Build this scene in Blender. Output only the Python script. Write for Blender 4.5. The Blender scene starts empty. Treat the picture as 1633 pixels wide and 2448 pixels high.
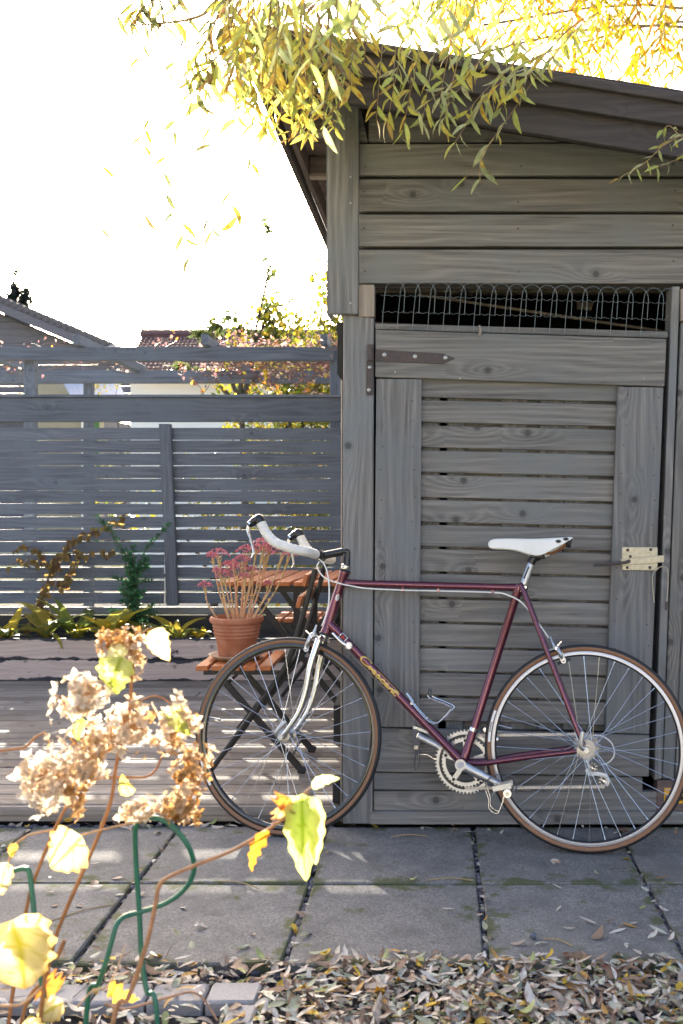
import bpy, bmesh, math, random
from mathutils import Vector, Matrix, Quaternion
import numpy as np
random.seed(7)
RND = random.Random(11)
R = math.radians
PI = math.pi
SC = bpy.context.scene
COL = SC.collection

# ------------------------------------------------------------------ camera, sky, sun, exposure
FPX, PCX, PHY, CAMH = 2381.0, 1041.0, 1187.0, 1.16      # lens and eye height measured in the photograph
cam_d = bpy.data.cameras.new('camera')
cam = bpy.data.objects.new('camera', cam_d); COL.objects.link(cam)
cam.location = (0, 0, CAMH); cam.rotation_euler = (R(90), 0, 0)
cam_d.sensor_fit = 'AUTO'; cam_d.sensor_width = 36.0; cam_d.lens = 35.0
cam_d.shift_x = -0.0917; cam_d.shift_y = -0.0151
cam_d.clip_start = 0.05; cam_d.clip_end = 2000
cam_d.dof.use_dof = True; cam_d.dof.focus_distance = 3.5; cam_d.dof.aperture_fstop = 5.6
SC.camera = cam

SUN = Vector((-0.377, 1.0, 0.325)).normalized()          # towards the sun
world = bpy.data.worlds.new('World'); SC.world = world; world.use_nodes = True
wn = world.node_tree.nodes; wl = world.node_tree.links
sky = wn.new('ShaderNodeTexSky'); sky.sky_type = 'NISHITA'; sky.sun_disc = False
sky.sun_elevation = math.asin(SUN.z); sky.sun_rotation = math.atan2(SUN.x, SUN.y)
sky.altitude = 0; sky.air_density = 0.7; sky.dust_density = 7.0; sky.ozone_density = 0.3
wl.new(sky.outputs[0], wn['Background'].inputs[0]); wn['Background'].inputs[1].default_value = 0.15
sun_d = bpy.data.lights.new('sun', 'SUN'); sun_d.energy = 5.0; sun_d.angle = R(0.5); sun_d.color = (1.0, 0.93, 0.80)
sun = bpy.data.objects.new('sun', sun_d); COL.objects.link(sun)
sun.rotation_euler = SUN.to_track_quat('Z', 'Y').to_euler(); sun.location = (-4, 10, 8)
vs = SC.view_settings
vs.view_transform = 'Standard'; vs.look = 'None'; vs.gamma = 1; vs.use_curve_mapping = False; vs.exposure = 2.5

# ------------------------------------------------------------------ helpers
def W(x, y, Y):                                          # a photo measurement and its distance -> metres
    return Vector(((x - PCX) / FPX * Y, Y, CAMH - (y - PHY) / FPX * Y))
def V(*a): return Vector(a)
MW = {}
def tag(o, label=None, cat=None, group=None, kind=None):
    if label: o['label'] = label
    if cat: o['category'] = cat
    if group: o['group'] = group
    if kind: o['kind'] = kind
    return o
def link(o, parent=None, M=None):
    M = M if M is not None else Matrix.Identity(4)
    COL.objects.link(o); MW[o.name] = M
    if parent is not None:
        o.parent = parent; o.matrix_local = MW[parent.name].inverted() @ M
    else:
        o.matrix_world = M
    return o
def thing(name, label, cat, loc=(0, 0, 0), rot=None, group=None, kind=None, parent=None):
    o = bpy.data.objects.new(name, None); o.empty_display_size = 0.1
    M = Matrix.Translation(Vector(loc))
    if rot is not None: M = M @ rot
    link(o, parent, M)
    return tag(o, label, cat, group, kind)
def inst(name, mesh, parent, M):                         # one more object of a shared mesh
    return link(bpy.data.objects.new(name, mesh), parent, M)

class MB:
    def __init__(s): s.v = []; s.f = []; s.c = []
    def add(s, vs_, fs, col=None):
        n = len(s.v); s.v += [tuple(p) for p in vs_]; s.f += [[i + n for i in f] for f in fs]
        if col is not None:
            if isinstance(col, list): s.c += col
            else: s.c += [col] * len(vs_)
        return s
    def hexa(s, c, b=0.0):                               # box or any 8-corner block, chamfered by b; c[i][j][k]
        if b <= 0:
            vs_ = [c[i][j][k] for i in (0, 1) for j in (0, 1) for k in (0, 1)]
            return s.add(vs_, [(0, 1, 3, 2), (4, 6, 7, 5), (0, 4, 5, 1), (2, 3, 7, 6), (0, 2, 6, 4), (1, 5, 7, 3)])
        vs_ = []; idx = {}
        for i in (0, 1):
            for j in (0, 1):
                for k in (0, 1):
                    p = c[i][j][k]
                    e = [(c[1 - i][j][k] - p).normalized(), (c[i][1 - j][k] - p).normalized(), (c[i][j][1 - k] - p).normalized()]
                    for a in range(3):
                        q = p.copy()
                        for o in range(3):
                            if o != a: q = q + e[o] * b
                        idx[(i, j, k, a)] = len(vs_); vs_.append(q)
        fs = []
        def I(t, a): return idx[(t[0], t[1], t[2], a)]
        for a in range(3):
            o1, o2 = [x for x in range(3) if x != a]
            for s_ in (0, 1):
                q = []
                for (u, w) in ((0, 0), (1, 0), (1, 1), (0, 1)):
                    t = [0, 0, 0]; t[a] = s_; t[o1] = u; t[o2] = w; q.append(I(t, a))
                fs.append(q)
            for u in (0, 1):
                for w in (0, 1):
                    t0 = [0, 0, 0]; t0[o1] = u; t0[o2] = w; t1 = list(t0); t1[a] = 1
                    fs.append([I(t0, o1), I(t1, o1), I(t1, o2), I(t0, o2)])
        for i in (0, 1):
            for j in (0, 1):
                for k in (0, 1): fs.append([I((i, j, k), 0), I((i, j, k), 1), I((i, j, k), 2)])
        return s.add(vs_, fs)
    def box(s, lo, hi, b=0.0, M=None):
        lo = Vector(lo); hi = Vector(hi)
        c = [[[Vector(((lo, hi)[i].x, (lo, hi)[j].y, (lo, hi)[k].z)) for k in (0, 1)] for j in (0, 1)] for i in (0, 1)]
        if M is not None: c = [[[M @ p for p in r] for r in q] for q in c]
        return s.hexa(c, b)
    def bar(s, a, b_, w, t, side=V(0, 1, 0), bev=0.0):   # straight flat bar a->b; w along side, t across
        a = Vector(a); b_ = Vector(b_); d = (b_ - a).normalized(); sd = (side - d * side.dot(d)).normalized(); n = d.cross(sd)
        c = [[[(a, b_)[i] + sd * (w / 2) * (2 * j - 1) + n * (t / 2) * (2 * k - 1) for k in (0, 1)] for j in (0, 1)] for i in (0, 1)]
        return s.hexa(c, bev)
    def tube(s, pts, r, n=8, cap=True, col=None, flat=None):
        pts = [Vector(p) for p in pts]; m = len(pts)
        rs = r if isinstance(r, (list, tuple)) else [r] * m
        tg = []
        for i in range(m):
            d = pts[min(i + 1, m - 1)] - pts[max(i - 1, 0)]
            tg.append(d.normalized() if d.length > 1e-9 else V(0, 0, 1))
        ref = V(0, 0, 1) if abs(tg[0].z) < 0.9 else V(1, 0, 0)
        if flat is not None: ref = flat[0]
        u = (ref - tg[0] * ref.dot(tg[0])).normalized(); vs_ = []; fs = []
        for i in range(m):
            if flat is not None: u = flat[0]
            u = (u - tg[i] * u.dot(tg[i])); u = u.normalized() if u.length > 1e-6 else tg[i].orthogonal().normalized()
            w = tg[i].cross(u)
            for k in range(n):
                a = 2 * PI * k / n; ku = flat[1] if flat else 1.0; kw = flat[2] if flat else 1.0
                vs_.append(pts[i] + (u * math.cos(a) * ku + w * math.sin(a) * kw) * rs[i])
        for i in range(m - 1):
            for k in range(n):
                a = i * n + k; b_ = i * n + (k + 1) % n; fs.append((a, b_, b_ + n, a + n))
        if cap: fs.append(list(range(n - 1, -1, -1))); fs.append([(m - 1) * n + k for k in range(n)])
        return s.add(vs_, fs, col)
    def lathe(s, prof, n, M, closed=False, col=None, a0=0.0, a1=2 * PI):   # prof: (radius, height) about local Z of M
        vs_ = []; fs = []; m = len(prof); full = abs(a1 - a0 - 2 * PI) < 1e-6; nn = n if full else n + 1
        for k in range(nn):
            a = a0 + (a1 - a0) * k / n
            for (r_, h) in prof: vs_.append(M @ V(r_ * math.cos(a), r_ * math.sin(a), h))
        for k in range(n):
            k2 = (k + 1) % nn
            for i in range(m if closed else m - 1):
                j = (i + 1) % m; fs.append((k * m + i, k2 * m + i, k2 * m + j, k * m + j))
        return s.add(vs_, fs, col)
    def disc(s, poly, z0, z1, M):                         # extruded polygon in local XY of M
        n = len(poly); vs_ = [M @ V(p[0], p[1], z0) for p in poly] + [M @ V(p[0], p[1], z1) for p in poly]
        fs = [list(range(n - 1, -1, -1)), [n + i for i in range(n)]] + [(i, (i + 1) % n, n + (i + 1) % n, n + i) for i in range(n)]
        return s.add(vs_, fs)
    def ring(s, outer, inner, z0, z1, M):                 # annulus from two equal-length outlines
        n = len(outer); vs_ = [M @ V(p[0], p[1], z) for z in (z0, z1) for q in (outer, inner) for p in q]
        fs = []
        for i in range(n):
            j = (i + 1) % n; o0, i0, o1, i1 = 0, n, 2 * n, 3 * n
            fs += [(o0 + i, o0 + j, i0 + j, i0 + i), (o1 + i, i1 + i, i1 + j, o1 + j), (o0 + i, o1 + i, o1 + j, o0 + j), (i0 + i, i0 + j, i1 + j, i1 + i)]
        return s.add(vs_, fs)
    def ball(s, c, r, col=None, sq=1.0, n=6, m=4):
        c = Vector(c); vs_ = [c + V(0, 0, r * sq)]; fs = []
        for i in range(1, m):
            t = PI * i / m
            for k in range(n): vs_.append(c + V(r * math.sin(t) * math.cos(2 * PI * k / n), r * math.sin(t) * math.sin(2 * PI * k / n), r * sq * math.cos(t)))
        vs_.append(c - V(0, 0, r * sq)); L = len(vs_) - 1
        for k in range(n):
            fs.append((0, 1 + k, 1 + (k + 1) % n)); fs.append((L, L - n + (k + 1) % n, L - n + k))
            for i in range(m - 2):
                a = 1 + i * n + k; b_ = 1 + i * n + (k + 1) % n; fs.append((a, a + n, b_ + n, b_))
        return s.add(vs_, fs, col)

def mesh_of(name, mb, mat, smooth=40, M=None, recalc=True):
    me = bpy.data.meshes.new(name)
    vsx = mb.v
    if M is not None:
        Mi = np.array(M.inverted()); a = np.array([tuple(p) for p in vsx]); a = a @ Mi[:3, :3].T + Mi[:3, 3]; vsx = a.tolist()
    me.from_pydata(vsx, [], mb.f)
    if mb.c:
        at = me.attributes.new('col', 'FLOAT_COLOR', 'POINT')
        at.data.foreach_set('color', np.array([(c[0], c[1], c[2], 1.0) for c in mb.c], dtype=np.float32).ravel())
    if recalc and len(mb.f) < 20000:
        bm = bmesh.new(); bm.from_mesh(me); bmesh.ops.recalc_face_normals(bm, faces=bm.faces); bm.to_mesh(me); bm.free()
    if smooth:
        me.shade_smooth()
        if smooth < 180: me.set_sharp_from_angle(angle=R(smooth))
    me.materials.append(mat); me.update()
    return me
def obj(name, mb, mat, parent=None, T=None, rot=None, smooth=40, kind=None, label=None, recalc=True):
    if T is not None: mb.v = [tuple(T @ Vector(p)) for p in mb.v]
    a = np.array(mb.v, dtype=float)
    if rot is None: rot = Matrix.Identity(3)
    ai = a @ np.array(rot)                                # local coordinates on rot's axes
    c = Vector(((ai.min(0) + ai.max(0)) / 2).tolist())
    M = Matrix.Translation(rot @ c) @ rot.to_4x4()
    o = bpy.data.objects.new(name, mesh_of(name, mb, mat, smooth, M, recalc))
    link(o, parent, M)
    if kind: o['kind'] = kind
    if label: o['label'] = label
    return o
ROTX = Matrix.Identity(3)
ROTZ = Matrix(((0, 0, -1), (0, 1, 0), (1, 0, 0)))         # local X runs up: vertical boards
ROTY = Matrix(((0, -1, 0), (1, 0, 0), (0, 0, 1)))         # local X runs in depth
def fq(name, quad, Y, th, mat, parent, up=False, bev=0.0025, label=None, yb=None):
    """board facing the camera from its four measured corners (TL, TR, BR, BL), front face at distance Y"""
    tl, tr, br, bl = [W(p[0], p[1], Y) for p in quad]
    d = V(0, th, 0)
    c = [[[bl, tl], [bl + d, tl + d]], [[br, tr], [br + d, tr + d]]]
    mb = MB().hexa(c, bev)
    return obj(name, mb, mat, parent, rot=ROTZ if up else ROTX, label=label)
def bx(name, lo, hi, mat, parent=None, bev=0.003, axis='x', kind=None, label=None):
    return obj(name, MB().box(lo, hi, bev), mat, parent, rot={'x': ROTX, 'z': ROTZ, 'y': ROTY}[axis], kind=kind, label=label)
def sm(pts, n=6):                                         # Catmull-Rom through points
    pts = [Vector(p) for p in pts]; out = []
    for i in range(len(pts) - 1):
        p0 = pts[max(i - 1, 0)]; p1 = pts[i]; p2 = pts[i + 1]; p3 = pts[min(i + 2, len(pts) - 1)]
        for k in range(n):
            t = k / n
            out.append(0.5 * ((2 * p1) + (p2 - p0) * t + (2 * p0 - 5 * p1 + 4 * p2 - p3) * t * t + (3 * p1 - p0 - 3 * p2 + p3) * t ** 3))
    out.append(pts[-1]); return out
def basis(o, x, z):                                       # frame at o with X along x and Z close to z
    x = Vector(x).normalized(); z = Vector(z); y = z.cross(x)
    if y.length < 1e-6: y = x.orthogonal()
    y.normalize(); z = x.cross(y)
    return Matrix((( x.x, y.x, z.x, o[0]), (x.y, y.y, z.y, o[1]), (x.z, y.z, z.z, o[2]), (0, 0, 0, 1)))

# ------------------------------------------------------------------ materials
class NT:
    def __init__(s, name):
        s.m = bpy.data.materials.new(name); s.m.use_nodes = True; s.t = s.m.node_tree
        s.b = s.t.nodes['Principled BSDF']; s.out = s.t.nodes['Material Output']
    def n(s, ty, **kw):
        nd = s.t.nodes.new(ty)
        for k, v in kw.items():
            if k.startswith('i_'):
                k = k[2:]; k = int(k) if k.isdigit() else k.replace('_', ' ')
                s.put(nd.inputs[k], v)
            else: setattr(nd, k, v)
        return nd
    def put(s, sock, v):
        if isinstance(v, bpy.types.NodeSocket): s.t.links.new(v, sock)
        elif isinstance(v, bpy.types.Node): s.t.links.new(v.outputs[0], sock)
        else: sock.default_value = v
    def math(s, op, a, b=0.0, c=None, clamp=False):
        nd = s.n('ShaderNodeMath', operation=op, use_clamp=clamp); s.put(nd.inputs[0], a); s.put(nd.inputs[1], b)
        if c is not None: s.put(nd.inputs[2], c)
        return nd.outputs[0]
    def vm(s, op, a, b=(0, 0, 0)):
        nd = s.n('ShaderNodeVectorMath', operation=op); s.put(nd.inputs[0], a); s.put(nd.inputs[1], b); return nd.outputs[0]
    def noise(s, vec, scale=1.0, detail=3.0, rough=0.5, dist=0.0):
        nd = s.n('ShaderNodeTexNoise'); s.put(nd.inputs['Vector'], vec); s.put(nd.inputs['Scale'], scale); s.put(nd.inputs['Detail'], detail)
        s.put(nd.inputs['Roughness'], rough); s.put(nd.inputs['Distortion'], dist); return nd.outputs[0]
    def map(s, v, a, b, c=0.0, d=1.0):
        nd = s.n('ShaderNodeMapRange'); s.put(nd.inputs[0], v)
        for i, x in enumerate((a, b, c, d)): nd.inputs[i + 1].default_value = x
        return nd.outputs[0]
    def mix(s, f, a, b, mode='MIX'):
        nd = s.n('ShaderNodeMix', data_type='RGBA', blend_type=mode); s.put(nd.inputs[0], f)
        for i, x in ((6, a), (7, b)):
            if isinstance(x, tuple) and len(x) == 3: x = x + (1.0,)
            s.put(nd.inputs[i], x)
        return nd.outputs[2]
    def bump(s, h, strength=0.3, dist=0.01):
        nd = s.n('ShaderNodeBump'); s.put(nd.inputs['Strength'], strength); s.put(nd.inputs['Distance'], dist); s.put(nd.inputs['Height'], h)
        s.t.links.new(nd.outputs[0], s.b.inputs['Normal']); return nd.outputs[0]
    def base(s, c, rough=0.6, metal=0.0, spec=0.5):
        if isinstance(c, tuple) and len(c) == 3: c = c + (1.0,)
        s.put(s.b.inputs['Base Color'], c); s.put(s.b.inputs['Roughness'], rough); s.put(s.b.inputs['Metallic'], metal)
        s.b.inputs['Specular IOR Level'].default_value = spec; return s

def wood(name, c_light, c_dark, tint=None, rough=0.75, knots=1.0, grain=1.0, bump=0.5, stain=None, var=0.25, coat=0.0):
    """sawn boards: growth rings that bend round knots, fine fibre, board-to-board tint"""
    t = NT(name); tc = t.n('ShaderNodeTexCoord').outputs['Object']; rnd = t.n('ShaderNodeObjectInfo').outputs['Random']
    off = t.n('ShaderNodeCombineXYZ', i_0=t.math('MULTIPLY', rnd, 37.0), i_1=t.math('MULTIPLY', rnd, 91.0), i_2=t.math('MULTIPLY', rnd, 53.0)).outputs[0]
    p = t.vm('ADD', tc, off)
    sep = t.n('ShaderNodeSeparateXYZ', i_0=p)
    x, y, z = sep.outputs
    yz = t.math('ADD', t.math('MULTIPLY', y, 0.8), z)
    # knots: round cores, rings drawn out along the grain
    kv = t.n('ShaderNodeCombineXYZ', i_0=t.math('MULTIPLY', x, 4.6), i_1=t.math('MULTIPLY', yz, 4.6)).outputs[0]
    vo = t.n('ShaderNodeTexVoronoi', voronoi_dimensions='2D', i_Vector=kv, i_Scale=1.0)
    d = vo.outputs['Distance']; kc = t.n('ShaderNodeSeparateColor', i_0=vo.outputs['Color']).outputs[0]
    on = t.math('GREATER_THAN', kc, 0.74)
    dv = t.vm('MULTIPLY', t.vm('SUBTRACT', kv, vo.outputs['Position']), (0.34, 1.0, 0.0))
    ln = t.n('ShaderNodeVectorMath', operation='LENGTH'); t.put(ln.inputs[0], dv); de = ln.outputs['Value']
    near = t.math('MULTIPLY', t.map(de, 0.0, 0.30, 1.0, 0.0), on)
    near2 = t.math('MULTIPLY', near, near)
    # rings
    lo = t.noise(t.n('ShaderNodeCombineXYZ', i_0=t.math('MULTIPLY', x, 1.1), i_1=t.math('MULTIPLY', yz, 9.0), i_2=z).outputs[0], 1.0, 2.0)
    ph = t.math('ADD', t.math('MULTIPLY', yz, 210.0 * grain), t.math('ADD', t.math('MULTIPLY', lo, 34.0), t.math('MULTIPLY', near2, 22.0)))
    ring = t.math('MULTIPLY_ADD', t.math('SINE', ph), 0.5, 0.5)
    ring = t.math('POWER', ring, 1.6)
    fine = t.noise(t.n('ShaderNodeCombineXYZ', i_0=t.math('MULTIPLY', x, 5.0), i_1=t.math('MULTIPLY', yz, 260.0), i_2=t.math('MULTIPLY', z, 3.0)).outputs[0], 1.0, 3.0, 0.65)
    streak = t.noise(t.n('ShaderNodeCombineXYZ', i_0=t.math('MULTIPLY', x, 1.6), i_1=t.math('MULTIPLY', yz, 34.0), i_2=y).outputs[0], 1.0, 4.0, 0.6)
    blot = t.noise(p, 3.2, 4.0, 0.6)
    f = t.math('ADD', t.math('MULTIPLY', ring, 0.26), t.math('ADD', t.math('MULTIPLY', t.map(fine, 0.25, 0.75), 0.42), t.math('MULTIPLY', t.map(streak, 0.3, 0.7), 0.40)))
    col = t.mix(t.map(f, 0.15, 0.95), c_dark, c_light)
    if tint: col = t.mix(t.map(blot, 0.42, 0.66, 0.0, 0.9), col, tint)
    bv = t.map(t.math('FRACT', t.math('MULTIPLY', rnd, 17.3)), 0.0, 1.0, 1.0 - var, 1.0 + var)
    col = t.mix(1.0, col, t.n('ShaderNodeCombineColor', i_0=bv, i_1=bv, i_2=bv).outputs[0], 'MULTIPLY')
    core = t.math('MULTIPLY', t.map(d, 0.040, 0.062, 1.0, 0.0), t.math('MULTIPLY', on, 0.62 * knots))
    rim = t.math('MULTIPLY', t.math('MULTIPLY', t.map(d, 0.06, 0.12, 1.0, 0.0), on), 0.35 * knots)
    dk = tuple(a * 0.34 for a in c_dark)
    col = t.mix(rim, col, c_dark); col = t.mix(core, col, dk)
    if stain:                                             # flaking paint left in patches along the edges
        gz = t.n('ShaderNodeSeparateXYZ', i_0=tc).outputs[2]
        ed = t.map(t.math('ABSOLUTE', gz), 0.036, 0.062, 0.0, 0.24)
        sn = t.noise(t.vm('MULTIPLY', p, (1.0, 1.0, 1.6)), 5.5, 5.0, 0.55)
        sm_ = t.map(t.math('ADD', sn, ed), 0.635, 0.665)
        col = t.mix(sm_, col, stain)
    t.base(col, rough, 0.0, 0.3)
    if coat: t.b.inputs['Coat Weight'].default_value = coat; t.b.inputs['Coat Roughness'].default_value = 0.25
    h = t.math('ADD', t.math('MULTIPLY', ring, 0.45), t.math('ADD', t.math('MULTIPLY', fine, 0.8), t.math('MULTIPLY', core, -0.5)))
    t.bump(h, bump, 0.0016)
    return t.m
def plain(name, c, rough=0.5, metal=0.0, var=0.0, scale=30.0, bump=0.0, spec=0.5, coat=0.0, c2=None, dist=0.002):
    t = NT(name); col = c
    if var or bump or c2:
        tc = t.n('ShaderNodeTexCoord').outputs['Object']; ns = t.noise(tc, scale, 5.0, 0.6)
        if c2: col = t.mix(t.map(ns, 0.4, 0.62), c, c2)
        elif var: col = t.mix(t.map(ns, 0.25, 0.75), tuple(max(0, x * (1 - var)) for x in c), tuple(x * (1 + var) for x in c))
        if bump: t.bump(ns, bump, dist)
        t.base(col, t.map(ns, 0.2, 0.8, max(0.02, rough - 0.08), min(1, rough + 0.12)), metal, spec)
    else: t.base(col, rough, metal, spec)
    if coat: t.b.inputs['Coat Weight'].default_value = coat; t.b.inputs['Coat Roughness'].default_value = 0.06
    return t.m
def leafmat(name, trans=0.5, rough=0.45, spec=0.4, mott=0.25, scale=60.0, sat=1.0):
    t = NT(name); a = t.n('ShaderNodeAttribute', attribute_name='col').outputs['Color']
    tc = t.n('ShaderNodeTexCoord').outputs['Object']; ns = t.noise(tc, scale, 4.0, 0.6)
    k = t.map(ns, 0.3, 0.7, 1 - mott, 1 + mott)
    col = t.mix(1.0, a, t.n('ShaderNodeCombineColor', i_0=k, i_1=k, i_2=k).outputs[0], 'MULTIPLY')
    t.base(col, rough, 0.0, spec)
    tr = t.n('ShaderNodeBsdfTranslucent'); t.put(tr.inputs[0], col)
    mx = t.n('ShaderNodeMixShader', i_0=trans); t.t.links.new(t.b.outputs[0], mx.inputs[1]); t.t.links.new(tr.outputs[0], mx.inputs[2])
    t.t.links.new(mx.outputs[0], t.out.inputs[0])
    return t.m

M_SHED = wood('grey_stained_boards', (0.290, 0.272, 0.250), (0.088, 0.084, 0.082), tint=(0.172, 0.178, 0.178), var=0.18)
M_SHEDV = wood('grey_stained_uprights', (0.285, 0.272, 0.260), (0.092, 0.090, 0.092), tint=(0.168, 0.182, 0.194), var=0.10, bump=0.8)
M_FASCIA = wood('dark_brown_fascia_boards', (0.075, 0.064, 0.062), (0.038, 0.033, 0.034), knots=0.2, var=0.1, bump=0.25)
M_FENCE = wood('blue_grey_fence_boards', (0.182, 0.200, 0.235), (0.076, 0.086, 0.108), tint=(0.142, 0.166, 0.200), var=0.12, knots=0.45)
M_DECK = wood('weathered_deck_boards', (0.43, 0.375, 0.318), (0.150, 0.121, 0.099), tint=(0.205, 0.160, 0.128), var=0.24)
M_PLANT = wood('flaking_planter_boards', (0.66, 0.540, 0.480), (0.42, 0.335, 0.300), var=0.08, stain=(0.045, 0.046, 0.056))
M_RAFT = wood('bare_rafter_wood', (0.36, 0.31, 0.26), (0.20, 0.165, 0.14), var=0.1)
M_SOFF = wood('brown_soffit_boards', (0.20, 0.165, 0.15), (0.11, 0.09, 0.085), var=0.15)
M_TEAK = wood('orange_oiled_slats', (0.56, 0.190, 0.062), (0.38, 0.115, 0.036), rough=0.42, knots=0.0, var=0.10, bump=0.2, coat=0.15)
M_DARKIN = plain('shaded_and_dark_boards', (0.030, 0.028, 0.027), 0.9, var=0.3, scale=8)  # near-black puts the shed's interior shade into the colour; also serves dark trim
M_BLK = plain('black_powder_coat', (0.012, 0.012, 0.014), 0.42, var=0.2, scale=60)
M_GALV = plain('galvanised_wire', (0.20, 0.23, 0.235), 0.5, 0.5)
M_RUST = plain('rusty_hinge_iron', (0.070, 0.060, 0.064), 0.75, 0.3, c2=(0.105, 0.080, 0.075), scale=90, bump=0.3)
M_ZINC = plain('zinc_plated_latch', (0.46, 0.43, 0.34), 0.45, 0.75, var=0.25, scale=70)
M_SCREW = plain('screw_heads', (0.40, 0.40, 0.39), 0.4, 0.8)
M_PAINT = NT('burgundy_metallic_paint').base((0.120, 0.017, 0.042), 0.24, 0.65).m
_b = M_PAINT.node_tree.nodes['Principled BSDF']; _b.inputs['Coat Weight'].default_value = 1.0; _b.inputs['Coat Roughness'].default_value = 0.04
M_CHROME = plain('polished_chrome', (0.62, 0.62, 0.63), 0.07, 1.0)
M_ALU = plain('brushed_aluminium', (0.43, 0.45, 0.48), 0.34, 1.0, var=0.08, scale=120)
M_HUB = plain('hub_alloy', (0.30, 0.30, 0.30), 0.30, 1.0, var=0.1, scale=150)
M_STEEL = plain('stainless_spokes', (0.62, 0.62, 0.64), 0.25, 1.0)
M_GLOSSBLK = plain('gloss_black_alloy', (0.010, 0.011, 0.014), 0.26, 0.0, spec=0.6)
M_RUBBER = plain('black_rubber', (0.020, 0.020, 0.022), 0.62, bump=0.2, scale=200)
M_TAN = plain('tan_sidewall', (0.235, 0.115, 0.058), 0.6, var=0.12, scale=40)
M_RIMBLK = plain('black_rim', (0.012, 0.012, 0.014), 0.12, 0.2, coat=1.0)
M_RIMSIL = plain('silver_rim', (0.56, 0.56, 0.57), 0.35, 0.6)
M_TAPE = plain('white_bar_tape', (0.74, 0.72, 0.68), 0.7, var=0.08, scale=60, bump=0.25)
M_SADDLE = plain('white_leather', (0.78, 0.77, 0.74), 0.45, var=0.03, scale=60, bump=0.06)
M_CABLE = plain('white_cable_housing', (0.78, 0.78, 0.77), 0.35)
M_COPPER = plain('copper_rails', (0.70, 0.32, 0.16), 0.25, 1.0)
M_GOLD = plain('gold_lettering', (0.66, 0.44, 0.12), 0.45)
M_CHAIN = plain('chain_steel', (0.34, 0.34, 0.35), 0.4, 0.85, var=0.3, scale=300)
M_CHAINDARK = plain('dark_chain_steel', (0.045, 0.042, 0.040), 0.45, 0.5, var=0.4, scale=200)  # for the chain round the ring, darker than the free runs
M_WHITE = plain('white_print', (0.80, 0.80, 0.78), 0.5)
M_BLACKP = plain('black_print', (0.012, 0.012, 0.012), 0.5)
M_REDP = plain('red_print', (0.60, 0.02, 0.02), 0.5)
M_GREYP = plain('grey_print', (0.40, 0.40, 0.42), 0.4)
M_YEL = plain('yellow_orange_print', (0.80, 0.40, 0.02), 0.5, var=0.1, scale=60)
M_STRAP = plain('grey_strap', (0.12, 0.115, 0.13), 0.6)
M_LEAF = leafmat('willow_leaves', 0.42, 0.4, 0.4)
M_DRY = leafmat('dry_fallen_leaves', 0.12, 0.6, 0.3, mott=0.2, scale=90)
M_HLEAF = leafmat('thin_yellow_leaves', 0.6, 0.5, 0.3, mott=0.12, scale=25)
M_FLOR = leafmat('papery_florets', 0.55, 0.7, 0.1, mott=0.2, scale=80)
M_STEMC = leafmat('plant_stems', 0.0, 0.6, 0.3, mott=0.25, scale=60)

# ------------------------------------------------------------------ the ground
def slabmat():
    t = NT('concrete_slabs'); tc = t.n('ShaderNodeTexCoord').outputs['Object']; rnd = t.n('ShaderNodeObjectInfo').outputs['Random']
    p = t.vm('ADD', tc, t.n('ShaderNodeCombineXYZ', i_0=t.math('MULTIPLY', rnd, 40.0), i_1=t.math('MULTIPLY', rnd, 17.0)).outputs[0])
    g = t.noise(p, 150.0, 5.0, 0.9); m = t.noise(p, 11.0, 6.0, 0.75); l = t.noise(p, 2.6, 3.0)
    col = t.mix(t.map(g, 0.34, 0.66), (0.078, 0.073, 0.072), (0.350, 0.332, 0.312))
    col = t.mix(t.map(m, 0.42, 0.66, 0.0, 0.65), col, (0.105, 0.099, 0.098))
    col = t.mix(t.map(l, 0.5, 0.7, 0.0, 0.4), col, (0.19, 0.175, 0.155))
    sp = t.n('ShaderNodeSeparateXYZ', i_0=tc)
    ed = t.math('MAXIMUM', t.map(t.math('ABSOLUTE', sp.outputs[0]), 0.19, 0.26), t.map(t.math('ABSOLUTE', sp.outputs[1]), 0.18, 0.25))
    mo = t.map(t.math('ADD', t.noise(p, 13.0, 5.0, 0.6), t.math('MULTIPLY', ed, 0.16)), 0.61, 0.71, 0.0, 0.8)
    col = t.mix(mo, col, (0.085, 0.095, 0.030))
    bv = t.map(rnd, 0.0, 1.0, 0.86, 1.10)
    col = t.mix(1.0, col, t.n('ShaderNodeCombineColor', i_0=bv, i_1=bv, i_2=bv).outputs[0], 'MULTIPLY')
    t.base(col, 0.88, 0.0, 0.3); t.bump(t.math('ADD', t.math('MULTIPLY', g, 0.7), m), 0.55, 0.0025); return t.m
M_SLAB = slabmat()
M_BLOCK = plain('pale_concrete_blocks', (0.30, 0.285, 0.285), 0.9, var=0.18, scale=180, bump=0.5)
M_SOIL = plain('dark_soil', (0.040, 0.033, 0.028), 0.95, var=0.5, scale=40, bump=1.0, dist=0.02)
M_GRIT = plain('gritty_earth', (0.075, 0.068, 0.066), 0.95, var=0.4, scale=120, bump=1.0, dist=0.01)
M_STONE = leafmat('gravel_stones', 0.0, 0.8, 0.3, mott=0.2, scale=150)
def groundmat():
    t = NT('yard_ground'); tc = t.n('ShaderNodeTexCoord').outputs['Object']
    a = t.noise(tc, 60.0, 5.0, 0.6); b_ = t.noise(tc, 1.2, 3.0)
    col = t.mix(t.map(a, 0.3, 0.7), (0.20, 0.19, 0.15), (0.40, 0.37, 0.30))
    col = t.mix(t.map(b_, 0.45, 0.6), col, (0.16, 0.19, 0.06)); t.base(col, 0.95); t.bump(a, 0.5, 0.01); return t.m
M_YARD = groundmat()

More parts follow.
